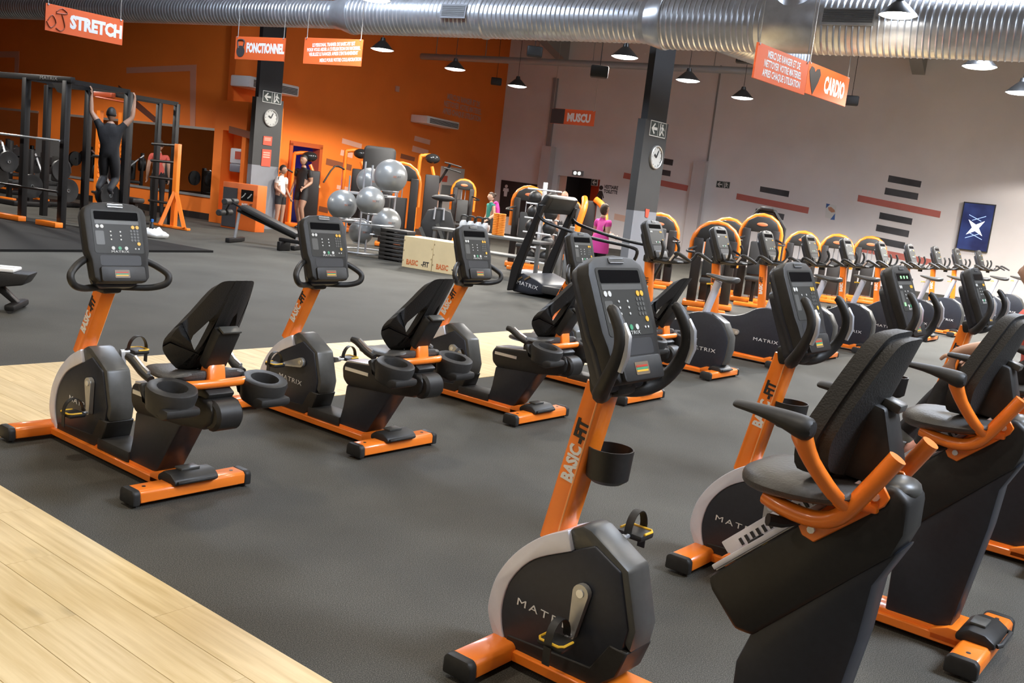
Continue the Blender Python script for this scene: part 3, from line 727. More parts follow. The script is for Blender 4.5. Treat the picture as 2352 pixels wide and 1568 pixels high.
# --- doorway with violet light
g = G()
for a, b, c in ((rp(-2.6, D1a), rp(-2.6, D1b), WD), ):
    g.poly([a, b, b+UP*D1h*1.1, a+UP*D1h*1.1], -WD, .1)
g.poly([rp(-2.6, D1a+.6), rp(-.2, D1a+.6), rp(-.2, D1a+.6, 3), rp(-2.6, D1a+.6, 3)], -OD, .1)
g.poly([rp(-2.6, D1b-.6), rp(-.2, D1b-.6), rp(-.2, D1b-.6, 3), rp(-2.6, D1b-.6, 3)], OD, .1)
g.poly([rp(-2.6, D1a+.6, 3), rp(-.2, D1a+.6, 3), rp(-.2, D1b-.6, 3), rp(-2.6, D1b-.6, 3)], UP, .1)
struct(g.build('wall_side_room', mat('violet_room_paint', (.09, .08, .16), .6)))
g = G()
for o in (D1a+.02, D1b-.02): g.poly([rp(.03, o-.06), rp(.03, o+.06), rp(.03, o+.06, D1h), rp(.03, o-.06, D1h)], -NO, .25)
g.poly([rp(.03, D1b-.08, D1h-.06), rp(.03, D1a+.08, D1h-.06), rp(.03, D1a+.08, D1h+.06), rp(.03, D1b-.08, D1h+.06)], -NO, .25)
struct(g.build('door_1', mat('door_frame_orange', rgb(190, 84, 30), .5)))
t = thing('light_bar', 'violet light bar on the back wall of the side room doorway', 'light', rp(-2.5, (D1a+D1b)/2+.3, 1.2), atan2(OD.y, OD.x))
g = G(); g.box((0, 0, 0), (1.3, .05, .35), bev=.01); g.build('tube', mat('violet_glow', (.2, .12, 1), .4, emit=16), t)
g = G(); g.box((0, .04, 0), (1.4, .05, .45), bev=.01); g.build('holder', BLKMET, t)
# --- doorway to the changing rooms
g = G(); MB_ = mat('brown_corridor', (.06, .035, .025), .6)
g.poly([rp(D2a-.3, -2.4), rp(D2b+.3, -2.4), rp(D2b+.3, -2.4, 3), rp(D2a-.3, -2.4, 3)], -NW, .1)
g.poly([rp(D2a-.3, -2.4, 3), rp(D2b+.3, -2.4, 3), rp(D2b+.3, -.2, 3), rp(D2a-.3, -.2, 3)], UP, .1)
g.poly([rp(D2a-.3, -2.4), rp(D2a-.3, -.2), rp(D2a-.3, -.2, 3), rp(D2a-.3, -2.4, 3)], -WD, .1)
struct(g.build('wall_corridor', MB_))
g = G(); g.poly([rp(D2b, -.2), rp(D2b-.62, -.75), rp(D2b-.62, -.75, D2h), rp(D2b, -.2, D2h)], NW, .05); d2 = struct(g.build('door_2', mat('red_door', rgb(206, 74, 38), .5)))
g = G(); g.poly([rp(D2a+.002, -.18), rp(D2a+.3, -.1), rp(D2a+.3, -.1, D2h), rp(D2a+.002, -.18, D2h)], NW, .04); struct(g.build('trim_1', mat('pale_pink_panel', rgb(226, 190, 170), .6)))
def arrow_sign(org, u, v, n, s, parent_label=None, cat='sign', man=True, frame=True):
    t = thing('exit_sign', parent_label, cat, org, 0, 'exit signs'); W_, H_ = s*(2.05 if man else 1.1), s
    P = lambda a, b, d=0: u*a+v*b+n*d
    def quadp(L, m, nm, d0, d1, par=t):
        g = G(); g.poly([P(a, b, d0) for a, b in L], n, d1-d0); return g.build(nm, m, par)
    pl_ = quadp([(-W_/2, -H_/2), (W_/2, -H_/2), (W_/2, H_/2), (-W_/2, H_/2)], mat('sign_white', (.62, .62, .58), .5), 'sign_plate', 0, .012)
    DK = mat('sign_dark', (.035, .045, .04), .5); e = s*.05
    x0 = -W_/2+e; x1 = x0+s*.93
    quadp([(x0, -H_/2+e), (x1, -H_/2+e), (x1, H_/2-e), (x0, H_/2-e)], DK, 'arrow_field', .012, .014, pl_)
    c = (x0+x1)/2; a_ = s*.36
    quadp([(c-a_, 0), (c, a_), (c+.1*s, a_*.8), (c-.1*s, a_*.25), (c+a_, a_*.25), (c+a_, -a_*.25), (c-.1*s, -a_*.25), (c+.1*s, -a_*.8), (c, -a_)], mat('sign_white', (.62, .62, .58)), 'arrow', .014, .016, pl_)
    if man:
        x2 = x1+e; x3 = W_/2-e
        quadp([(x2, -H_/2+e), (x3, -H_/2+e), (x3, H_/2-e), (x2, H_/2-e)], DK, 'figure_field', .012, .014, pl_)
        c = (x2+x3)/2; q = lambda L: [(c+a*s, b*s) for a, b in L]
        quadp(q([(-.3, -.4), (-.2, -.4), (-.2, .42), (-.3, .42)]), mat('sign_white', (.62, .62, .58)), 'door_mark', .014, .016, pl_)
        g = G(); g.lathe([(.001, .016), (.08*s, .016), (.08*s, .014)], 10, P(c+.02*s, .3*s, 0), n)
        g.build('figure_head', mat('sign_white', (.62, .62, .58)), pl_)
        quadp(q([(-.12, .2), (.12, .2), (.3, .0), (.25, -.05), (.1, .08), (.08, -.1), (.3, -.3), (.25, -.38), (0, -.15), (-.15, -.4), (-.22, -.36), (-.06, -.05), (-.05, .1), (-.15, .02)]), mat('sign_white', (.62, .62, .58)), 'figure', .014, .016, pl_)
    return t
# --- pillars
def pillar(K, label_side, names):
    def bxp(z0, z1, a0, a1, b0, b1, m, nm, par=None):
        g = G(); g.poly([K+R3*a0+F3*b0+UP*z0, K+R3*a1+F3*b0+UP*z0, K+R3*a1+F3*b1+UP*z0, K+R3*a0+F3*b1+UP*z0], UP, z1-z0); return g.build(nm, m, par)
    s = struct(bxp(0, 1.48, 0, .77, 0, .155, mat('pillar_light', (.2, .205, .22), .6, noise=.05, nscale=3), 'column_'+names))
    bxp(1.48, 3.02, 0, .77, 0, .155, mat('pillar_grey', (.04, .04, .039), .6, noise=.05, nscale=3), 'cladding', s)
    bxp(3.02, WALLH, .06, .71, .015, .14, mat('pillar_dark', (.02, .021, .023), .5), 'steel_post', s)
    return s
def atg(x, y, Y): p = at(x, y, Y); p.z = 0; return p
KR = atg(1483, 280, 16.8); KL = atg(584, 300, 22.8)
pillar(KR, '', 'right'); pillar(KL, '', 'left')
def clock(org, u, v, n, r, label):
    t = thing('wall_clock', label, 'clock', org)
    g = G(); g.lathe([(r*.86, .0), (r, .0), (r, .035), (r*.93, .045), (r*.86, .035)], 28, (0, 0, 0), n); g.build('rim', mat('clock_rim', (.5, .5, .48), .3, .3), t)
    g = G(); g.lathe([(.001, .02), (r*.87, .02)], 28, (0, 0, 0), n); g.build('dial', mat('clock_dial', (.42, .42, .4), .5), t)
    for a, L, w in ((radians(-60), .42, .018), (radians(25), .62, .013)):
        d = v*cos(a)+u*sin(a); q = n.cross(d); g = G(); g.poly([n*.024+q*w, n*.024-q*w, n*.024-q*w+d*r*L, n*.024+q*w+d*r*L], n, .004); g.build('hand', PRINTK, t)
    g = G()
    for k in range(12):
        d = v*cos(k*pi/6)+u*sin(k*pi/6); q = n.cross(d); g.poly([n*.021+d*r*.7+q*.006, n*.021+d*r*.7-q*.006, n*.021+d*r*.8-q*.006, n*.021+d*r*.8+q*.006], n, .002)
    mk = g.build('hour_marks', PRINTK, t); mk['kind'] = 'stuff'
    return t
CN = -F3
def onP(K, x, y, off=.001): return hit(x, y, K+CN*off, CN)
clock(onP(KR, 1505, 361), R3, UP, CN, .2, 'round white wall clock on the grey pillar behind the console row')
clock(onP(KL, 621, 271), R3, UP, CN, .2, 'round wall clock on the dark pillar in front of the orange wall')
arrow_sign(onP(KR, 1510.5, 297), R3, UP, CN, .26, 'arrow exit sign above the clock on the grey pillar')
arrow_sign(onP(KL, 624.5, 224), R3, UP, CN, .26, 'arrow exit sign above the clock on the dark pillar before the orange wall')
arrow_sign(onW(1661, 424), WD, UP, NW, .22, 'small arrow exit sign fixed on the white wall beside the grey stripes')
arrow_sign(onW(1366, 419, -.05), WD, UP, NW, .22, 'arrow sign on the red changing room door', man=False)
def poster(pts, f, n, m, label, name='poster', lines=0):
    q = [f(x, y) for x, y in pts]; c = sum(q, V())/4; t = thing(name, label, 'poster', c)
    g = G(); g.poly([p-c for p in q], n, .012); b = g.build('sheet', m, t)
    for k in range(lines):
        a0, a1 = .16+k*.13, .16+k*.13+.07
        L = lambda s, w: (q[0]*(1-s)+q[3]*s)*(1-w)+(q[1]*(1-s)+q[2]*s)*w-c
        g = G(); g.poly([L(a0, .12), L(a0, .85), L(a1, .85), L(a1, .12)], n, .014); g.build('print_block', mat('pale_print', rgb(214, 160, 140), .5), b)
    return t
RP = mat('red_paper', rgb(196, 78, 54), .6)
poster([(605, 312), (625, 314), (623, 335), (603, 332)], lambda x, y: onP(KL, x, y), CN, RP, 'small red notice under the clock on the dark pillar', lines=3)
poster([(602, 342), (623, 344), (620, 383), (599, 381)], lambda x, y: onP(KL, x, y), CN, RP, 'tall red notice below the small one on the dark pillar', lines=3)
poster([(1482, 479), (1491, 481), (1487, 500), (1481, 498)], lambda x, y: onP(KR, x, y), CN, RP, 'tiny red fire notice low on the grey pillar')
poster([(1119, 414), (1133, 416), (1131, 437), (1117, 435)], onW, NW, mat('grey_paper', (.35, .35, .35), .6), 'grey framed notice on the white wall left of the black board', lines=2)
po = poster([(1898, 467), (1921, 472), (1918, 505), (1895, 499)], onW, NW, mat('white_paper', (.72, .71, .68), .6), 'white poster with blue corners on the wall between the striped panels')
for L, m_ in (([(1898, 467), (1907, 469), (1897, 478)], mat('blue_print', (.05, .13, .38), .5)), ([(1918, 490), (1917, 505), (1907, 504)], mat('blue_print', (.05, .13, .38), .5)), ([(1902, 476), (1909, 475), (1917, 482), (1918, 487), (1910, 488), (1903, 482)], mat('skin_print', rgb(196, 140, 110), .6))):
    g = G(); g.poly([onW(x, y, .013)-po.location for x, y in L], NW, .003); g.build('print_shape', m_, po)
# --- stripes on the white wall
GB = mat('grey_stripe', (.055, .055, .06), .5, noise=.5, nscale=1.2); RS = mat('red_stripe', rgb(196, 110, 98), .6, noise=.12, nscale=1)
z9 = lambda L: [(1640+x/4.2, 380+y/4.2) for x, y in L]
z10 = lambda L: [(1480+x/6.275, 270+y/6.275) for x, y in L]
for L in ([(447, 200), (728, 247), (718, 305), (442, 252)], [(405, 415), (680, 470), (668, 528), (395, 470)], [(1688, 93), (2003, 152), (1990, 213), (1675, 157)], [(1655, 212), (1973, 270), (1962, 333), (1643, 277)], [(1602, 450), (1916, 512), (1905, 573), (1592, 512)], [(1572, 567), (1886, 630), (1873, 693), (1560, 630)], [(1545, 683), (1845, 743), (1833, 806), (1533, 746)]):
    quad(z9(L), 'W', GB, wall_white, 'wall_stripe')
for L in ([(222, 268), (918, 405), (906, 465), (213, 325)], [(1393, 283), (2190, 442), (2178, 505), (1383, 345)], [(1320, 752), (2100, 905), (2088, 965), (1310, 812)]): quad(z9(L), 'W', RS, wall_white, 'wall_stripe')
for L in ([(150, 560), (418, 608), (405, 692), (135, 643)], [(110, 722), (382, 768), (372, 848), (100, 800)]): quad(z10(L), 'W', GB, wall_white, 'wall_stripe')
quad([(1434, 396), (1581, 426), (1578, 439), (1431, 409)], 'W', RS, wall_white, 'wall_stripe')
quad([(1412, 490), (1445, 497), (1443, 511), (1410, 504)], 'W', mat('pale_pink_panel', rgb(226, 190, 170), .6), wall_white, 'wall_stripe')
# black board with white figures
q = [(1153, 413), (1236, 424), (1229, 505), (1146, 494)]; c = sum([onW(*p) for p in q], V())/4
t = thing('picture_board', 'black board with white figure shapes on the white wall near the corner', 'board', c)
g = G(); g.poly([onW(*p)-c for p in q], NW, .04); bd = g.build('board', mat('board_black', (.02, .021, .022), .5), t)
for x, y in ((1162, 438), (1179, 481), (1212, 448), (1220, 487)):
    g = G(); p = onW(x, y, .042)-c; g.lathe([(.001, .006), (.06, .006), (.06, 0)], 10, p+UP*.16, NW); g.build('figure_head', WHITE, bd)
    g = G(); g.poly([p+WD*a+UP*b for a, b in ((-.1, .09), (.1, .09), (.12, -.02), (.07, -.02), (.06, -.2), (-.06, -.2), (-.07, -.02), (-.12, -.02))], NW, .006); g.build('figure_body', WHITE, bd)
# changing-room lettering and pictogram
letter('VESTIAIRE\nTOILETTE', .16, onW(1403, 435.5, .004), WD, UP, PRINTK, wall_white, bold=.006, sx=.72)
p = onW(1379, 446, .002)
g = G(); g.lathe([(.001, .008), (.075, .008), (.075, 0)], 14, p+UP*.22, NW); g.poly([p+WD*a*.62+UP*b*.82 for a, b in ((-.09, .14), (.09, .14), (.24, -.13), (.19, -.16), (.1, .0), (.17, -.25), (.08, -.25), (.08, -.5), (.02, -.5), (.02, -.25), (-.02, -.25), (-.02, -.5), (-.08, -.5), (-.08, -.25), (-.17, -.25), (-.1, 0), (-.19, -.16), (-.24, -.13))], NW, .008)
g.build('woman_pictogram', PRINTK, wall_white)
t = thing('emergency_light', 'twin emergency light above the changing room doorway', 'light', onW(1328, 398))
g = G(); g.poly([WD*a+UP*b for a, b in ((-.2, -.09), (.2, -.09), (.2, .09), (-.2, .09))], NW, .08); g.build('body', mat('lamp_body', (.3, .33, .34), .5), t)
for a in (-.08, .08): g = G(); g.lathe([(.001, .09), (.06, .088), (.06, .07)], 12, WD*a, NW); g.build('lamp', mat('lamp_glow2', (.9, 1, .95), .4, emit=1.5), t)
# pilaster, seams, pipe, haunches
def box_on(plane, x0, y0, x1, y1, depth, m, name, par=None, z0=None, z1=None):
    f, n, d = (onW, NW, WD) if plane == 'W' else ((onO, NO, -OD) if plane == 'O' else (onM, NW, WD))
    a, b = f(x0, y0), f(x1, y1); za, zb = (a.z if z1 is None else z1), (b.z if z0 is None else z0)
    A = V((a.x, a.y, 0)); B = V((b.x, b.y, 0)); g = G(); g.poly([A+UP*zb, B+UP*zb, B+UP*za, A+UP*za], n, depth); return g.build(name, m, par)
MW2 = wall_mat('white_wall_trim', rgb(205, 197, 196))
def vbar(x, y, w, y0, y1, depth, m, name):
    p = onW(x, y); p.z = 0; g = G(); za = onW(x, y0).z; zb = 0 if y1 is None else onW(x, y1).z
    g.poly([p-WD*w/2+UP*zb, p+WD*w/2+UP*zb, p+WD*w/2+UP*za, p-WD*w/2+UP*za], NW, depth); return g.build(name, m)
pz = vbar(1260, 400, .36, 337, None, .4, MW2, 'trim_2'); struct(pz)
struct(vbar(1270, 258, .16, 180, 337, .1, mat('seam_grey', (.3, .29, .29), .6), 'trim_3'))
struct(vbar(1614, 372, .4, 372, None, .3, MW2, 'trim_4')); struct(vbar(1641, 260, .05, 150, 371, .04, mat('seam_grey', (.3, .29, .29), .6), 'trim_5'))
PP = at(1360, 147, 27); PA = PP+WD*0
a_ = hit(968, 132, PP, NW); b_ = hit(1745, 165, PP, NW); a_.z = b_.z = PP.z
t = thing('service_pipe', 'long grey service pipe running below the roof along the white wall', 'pipe', (0, 0, 0))
g = G(); g.cyl(a_, b_, .09, n=12); g.build('pipe', mat('pipe_grey', (.3, .3, .3), .4, .3), t)
for k in range(6):
    p = a_.lerp(b_, (k+.3)/6); g = G(); g.cyl(p, V((p.x, p.y, WALLH)), .012, n=6); g.build('hanger', WIRE, t)
for i, (x, y) in enumerate([(1284, 143), (2095, 171), (1690, 165)][:2]):
    w = wo(onW(x, y))[0]; zb = onW(x, y).z
    g = G(); g.poly([rp(w, 0, zb), rp(w, 0, WALLH), rp(w, 6, WALLH)], WD, .35); struct(g.build('trim_%d' % (6+i), mat('beam_grey', (.3, .295, .29), .6)))
# --- television
q = [(2214.6, 461), (2285.8, 467), (2267.6, 582), (2197.6, 576)]; c = sum([onW(*p) for p in q], V())/4
t = thing('television', 'upright television with a dark blue picture on the white wall', 'television', c)
W_, H_ = .84, 1.36
P = lambda a, b, d=0: WD*a+UP*b+NW*d
g = G(); g.poly([P(a, b) for a, b in ((-W_/2, -H_/2), (W_/2, -H_/2), (W_/2, H_/2), (-W_/2, H_/2))], NW, .09); g.build('casing', BLACK, t)
tvm = bpy.data.materials.new('tv_picture'); tvm.use_nodes = True; nt = tvm.node_tree; bb = nt.nodes['Principled BSDF']
tc = nt.nodes.new('ShaderNodeTexCoord'); no = nt.nodes.new('ShaderNodeTexNoise'); no.inputs['Scale'].default_value = 2.2; nt.links.new(tc.outputs['Object'], no.inputs['Vector'])
rr = nt.nodes.new('ShaderNodeValToRGB'); rr.color_ramp.elements[0].color = (.012, .02, .09, 1); rr.color_ramp.elements[1].color = (.05, .09, .3, 1); rr.color_ramp.elements[0].position = .35
nt.links.new(no.outputs['Fac'], rr.inputs[0]); nt.links.new(rr.outputs[0], bb.inputs['Emission Color']); bb.inputs['Emission Strength'].default_value = 1; bb.inputs['Base Color'].default_value = (.01, .01, .02, 1); bb.inputs['Roughness'].default_value = .2
g = G(); g.poly([P(a, b, .09) for a, b in ((-W_/2+.03, -H_/2+.03), (W_/2-.03, -H_/2+.03), (W_/2-.03, H_/2-.03), (-W_/2+.03, H_/2-.03))], NW, .004); sc_ = g.build('screen', tvm, t)
star = []
for k in range(8):
    a = k*pi/4+pi/4; r_ = .3 if k % 2 == 0 else .09; star.append(P(r_*cos(a), r_*sin(a)*1.0-.02, .095))
g = G(); g.poly(star, NW, .003); g.build('star_logo', mat('tv_white', (.9, .93, 1), .4, emit=2), sc_)
for s in (-1, 1):
    for k in (1, -1):
        g = G(); a0 = P(-.12*s*k+.0, .18*k, .096); a1 = P(.22*s*k, .33*k, .096); dd = (a1-a0).normalized(); nn = NW.cross(dd)*.008; g.poly([a0-nn, a0+nn, a1+nn, a1-nn], NW, .002); g.build('star_ray', mat('tv_ray', (.4, .55, 1), .4, emit=1), sc_)
# --- orange wall decals and text
BR = mat('brown_stripe', rgb(140, 78, 48), .6, noise=.1, nscale=1); PK = mat('pink_stripe', rgb(238, 176, 150), .6, noise=.1, nscale=1)
z2_ = lambda L: [(480+x/3.675, y/3.675) for x, y in L]
z8_ = lambda L: [(640+x/7.84, 330+y/7.84) for x, y in L]
for m_, L in ((PK, z2_([(1125, 1165), (1290, 1215), (1285, 1255), (1120, 1208)])), (PK, z2_([(1115, 1262), (1215, 1290), (1208, 1335), (1106, 1308)])), (BR, z2_([(992, 1335), (1205, 1392), (1198, 1440), (985, 1388)])), (PK, z2_([(1738, 1145), (1868, 1182), (1862, 1222), (1730, 1187)])), (PK, z2_([(1720, 1228), (1852, 1268), (1846, 1310), (1712, 1277)])), (BR, z2_([(1622, 1295), (1738, 1328), (1732, 1362), (1614, 1335)])),
              (BR, z8_([(730, 1120), (890, 1155), (880, 1250), (715, 1212)])), (PK, z8_([(1050, 740), (1290, 790), (1280, 860), (1040, 810)]))): quad(L, 'O', m_, wall_orange, 'wall_stripe')
WB = mat('pale_wall_bar', rgb(222, 150, 120), .6); DB = mat('dark_wall_bar', rgb(96, 48, 30), .6)
z1_ = lambda L: [(x/2.6125, y/2.6125) for x, y in L]
for m_, L in ((WB, [(1142, 425), (1178, 425), (1172, 762), (1142, 760)]), (WB, [(760, 405), (1180, 388), (1178, 425), (760, 440)]), (DB, [(712, 510), (975, 738), (925, 735), (712, 560)]), (WB, [(0, 308), (116, 308), (116, 345), (0, 345)]), (WB, [(90, 345), (116, 345), (112, 455), (88, 455)])): quad(z1_(L), 'M', m_, wall_mirror, 'wall_bar')
TXT = 'MERCI DE RANGER ET DE\nNETTOYER VOTRE MATERIEL\nAPRES CHAQUE UTILISATION'
letter(TXT, .25, onO(1064, 248, .006), OD, UP+OD*.12, mat('pale_print', rgb(214, 160, 140), .5), wall_orange, bold=.008, sx=.72)
t = thing('junction_box', 'small white junction box on the orange wall', 'box', onO(911, 204)); g = G(); g.poly([OD*a+UP*b for a, b in ((-.08, -.08), (.08, -.08), (.08, .08), (-.08, .08))], NO, .05); g.build('cover', mat('pale_print', rgb(214, 160, 140), .5), t)
# white service door on the orange wall
q = [(1010, 384), (1061, 388), (1052, 500), (1000, 500)]
a_, b_ = onO(1008, 430), onO(1060, 430); A = V((a_.x, a_.y, 0)); B = V((b_.x, b_.y, 0)); zt = onO(1035, 384).z
g = G(); g.poly([A, B, B+UP*zt, A+UP*zt], NO, .06); d3 = struct(g.build('door_3', mat('white_door', rgb(206, 196, 186), .55)))
quad([(1017, 403), (1028, 404), (1026, 418), (1015, 417)], 'O', RP, d3, 'door_notice', .01, .065); quad([(1015, 424), (1037, 426), (1035, 447), (1012, 445)], 'O', mat('vent_grey', (.2, .2, .19), .5), d3, 'door_vent', .02, .065)
# --- wall air conditioners
def aircon(x0, xm, x1, ytop, ybot, label):
    a = onO(x0, (ytop+ybot)/2); o1 = wo(a)[1]; zt, zb = onO(x0, ytop).z, onO(x0, ybot).z; d = .62
    # far end found on the front plane
    e = hit(x1, ytop+28, CORNER+NO*d, NO); o2 = wo(e)[1]
    t = thing('air_conditioner', label, 'air conditioner', rp(0, o1, zb), atan2(OD.y, OD.x))
    L = o1-o2; h = zt-zb; g = G(); s = -1   # local x along the wall (away), local y = -NO
    g.prism([(0, 0), (L, 0), (L, h), (0, h)], 0, -d, .03, 2)
    b = g.build('casing', mat('aircon_white', rgb(240, 236, 232), .4), t)
    for k in range(5):
        g = G(); g.box((L*.52, -d-.004, h*(.18+k*.13)), (L*.88, .02, h*.07)); g.build('louvre', mat('louvre_dark', (.03, .028, .026), .5), b)
aircon(529, 582, 688, 171, 197, 'white air conditioner on the orange wall behind the dark pillar')
aircon(943, 988, 1055, 262, 280, 'white air conditioner on the orange wall near its corner')
# --- low orange block beside the mirror, with a recess and dispenser
g = G(); zt = at(515, 232, M0.y).z
blk = box_on('M', 514, 232, 575, 232, .01, MO, 'trim_8', z0=0, z1=zt); bpy.data.objects.remove(blk)
B0 = rp(.03, OM-.05); BW = 1.02
g = G(); MO2 = MO
for w0, w1, z0, z1 in ((0, .28, 0, zt), (.28, .9, 2.2, zt), (.28, .9, 0, .25), (.9, BW, 0, zt)): g.poly([rp(w0+.01, OM+.35, z0), rp(w1+.01, OM+.35, z0), rp(w1+.01, OM+.35, z1), rp(w0+.01, OM+.35, z1)], -NW, 1.2)
g.poly([rp(.28, OM, .2), rp(.9, OM, .2), rp(.9, OM, 2.3), rp(.28, OM, 2.3)], -NW, .1)
blk = struct(g.build('wall_niche', MO2))
nb = lambda x, y: hit(x, y, rp(0, OM+.36), NW)
g = G(); g.poly([nb(x, y) for x, y in z2_([(172, 1062), (352, 1110), (348, 1172), (167, 1120)])], NW, .006); g.build('wall_stripe', BR, blk)
p = rp(.66, OM+.12, 1.55); t = thing('dispenser', 'white and grey paper dispenser in the orange niche', 'dispenser', p, atan2(WD.y, WD.x))
g = G(); g.box((0, 0, .08), (.42, .24, .36), bev=.03); g.build('lid', mat('dispenser_white', (.6, .62, .66), .4), t)
g = G(); g.box((0, 0, -.2), (.42, .24, .2), bev=.03); g.build('tray', mat('dispenser_grey', (.2, .21, .25), .4), t)
g = G(); g.box((.05, -.125, .1), (.18, .01, .18)); g.build('notice', RP, t)
# --- mirrors
MIR = mat('mirror_glass', (.72, .74, .74), .02, 1)
def mirror(x0, x1, label):
    a, b = onM(x0, 290), onM(x1, 299); z1, z0 = onM(507, 299).z, onM(492, 453).z; A = V((a.x, a.y, 0)); B = V((b.x, b.y, 0)); c = (A+B)/2+UP*z0
    t = thing('wall_mirror', label, 'mirror', c)
    g = G(); g.poly([A+UP*z0-c, B+UP*z0-c, B+UP*z1-c, A+UP*z1-c], NW, .02); g.build('glass', MIR, t)
    g = G()
    for zz in (z0, z1): g.poly([A+UP*(zz-.03)-c, B+UP*(zz-.03)-c, B+UP*(zz+.03)-c, A+UP*(zz+.03)-c], NW, .035)
    g.build('edge_rail', ALU, t)
mirror(150, 504, 'long wall mirror behind the orange squat stand')
mirror(-60, 88, 'wall mirror behind the tall black power rack')
g = G(); g.poly([onM(x, y, .01) for x, y in ((85, 314), (140, 320), (136, 470), (78, 466))], NW, .03); g.build('grey_panel', mat('grey_panel', (.16, .16, .16), .6), wall_mirror)
g = G(); a_, b_ = onM(0, 500), onM(490, 500); g.poly([rp(LX, OM), rp(0, OM), rp(0, OM, .16), rp(LX, OM, .16)], NW, .03); struct(g.build('baseboard_bay', mat('dark_skirting', (.02, .015, .013), .5)))

# --- corrugated duct
DP = at(1100, 41, 17.4); ZD = DP.z
def dt(x, y): return (hit(x, y, DP, NW)-DP).dot(WD)
t = thing('air_duct', 'long corrugated silver air duct hanging under the roof', 'duct', DP)
t0, t1, t2, t3 = dt(-30, 30), dt(800, 40), dt(1512, 50), dt(2500, 60)
def duct(ta, tb, r, per=.085):
    n = int((tb-ta)/per); pr = []
    for k in range(n):
        x = ta+k*per; pr += [(r, x), (r, x+per*.62), (r+.011, x+per*.8)]
    return pr+[(r, tb)]
R0, R1, R2 = .245, .33, .405
for ra, ta, tb, nm in ((R0, t0, t1-.25, 'small_section'), (R1, t1+.15, t2-.12, 'middle_section')):
    g = G(); g.lathe(duct(ta, tb, ra), 36, (0, 0, 0), WD); g.build(nm, STEEL, t, 25)
ts0, ts1 = dt(1758, 60), dt(1890, 60)
for ta, tb in ((t2+.12, ts0), (ts1, t3)):
    g = G(); g.lathe(duct(ta, tb, R2), 40, (0, 0, 0), WD); g.build('large_section', STEEL, t, 25)
g = G(); g.lathe([(R2+.004, ts0), (R2+.012, ts0+.03), (R2, ts0+.06), (R2, ts1-.06), (R2+.012, ts1-.03), (R2+.004, ts1)], 40, (0, 0, 0), WD)
tm = (ts0+ts1)/2; g.cyl(WD*tm+UP*.2, WD*tm+UP*(WALLH-ZD), .36, n=32); g.build('riser_section', STEEL, t)
g = G(); g.lathe([(R0, t1-.25), (R0+.02, t1-.25), (R0+.02, t1-.18), (R1+.02, t1+.1), (R1+.02, t1+.17), (R1, t1+.17)], 36, (0, 0, 0), WD); g.build('reducer', STEEL, t)
g = G(); g.lathe([(R1, t2-.14), (R1+.02, t2-.13), (R2+.02, t2+.1), (R2+.02, t2+.15), (R2, t2+.16)], 40, (0, 0, 0), WD); g.build('collar', STEEL, t)
tj = dt(1118, 41); g = G(); g.lathe([(R1, tj-.05), (R1+.025, tj-.03), (R1+.025, tj+.03), (R1, tj+.05)], 36, (0, 0, 0), WD); g.build('joint_band', STEEL, t)
for x, y, w, r in ((1066, 32, .45, R1), (1962, 37, .68, R2)):
    tt = dt(x, y); d = (NW*.93+UP*.12).normalized(); u2 = WD; v2 = d.cross(u2); v2 = v2 if v2.z > 0 else -v2; o_ = WD*tt+d*(r+.012)
    g = G(); g.poly([o_+u2*a+v2*b for a, b in ((-w/2-.03, -.13), (w/2+.03, -.13), (w/2+.03, .11), (-w/2-.03, .11))], d, .012); vf = g.build('vent', STEEL if r == R2 else mat('vent_grey2', (.16, .16, .17), .5), t)
    for k in range(6):
        b0 = -.09+k*.031; g = G(); g.poly([o_+u2*a+v2*b+d*.012 for a, b in ((-w/2, b0), (w/2, b0), (w/2, b0+.024), (-w/2, b0+.024))], d, .006); g.build('vent_slot', mat('vent_dark', (.09, .09, .09), .5), vf)
tb_ = dt(1640, 100); g = G(); p0 = WD*tb_-UP*.1-NW*.2; g.lathe(duct(0, 2.2, .27), 28, p0, OD+WD*.35-UP*.03); g.build('branch', STEEL, t, 25)
for k in range(9):
    tt = t0+(t3-t0)*(k+.5)/9; g = G(); g.cyl(WD*tt+UP*.1, WD*tt+UP*(WALLH-ZD), .008, n=6); g.build('hanger', WIRE, t)
# --- speakers
for x, y, w, lb in ((841, 104, 24, 'black hanging speaker against the orange wall beside a lamp'), (1228, 119, 35, 'black hanging speaker under the duct at the white wall corner'), (1140, 187, 24, 'small black hanging speaker left of the lamp by the corner'), (1377, 165, 40, 'black hanging speaker behind the muscu sign wire'), (1712, 132, 40, 'black hanging speaker beside the nettoyer sign'), (1955, 231, 32, 'black hanging speaker at the end of the cardio sign')):
    Y = .32*2234/w; p = at(x, y, Y); t = thing('speaker', lb, 'speaker', p, -atan2(p.x, p.y), 'hanging speakers')
    g = G(); g.box((0, 0, 0), (.32, .2, .21), bev=.03); g.build('cabinet', BLACK, t)
    g = G(); g.box((0, -.1, 0), (.27, .012, .16), bev=.004); g.build('grille', CHAR, t)
    g = G(); g.cyl((0, 0, .1), (0, 0, WALLH-p.z), .007, n=6); g.build('rod', BLKMET, t)
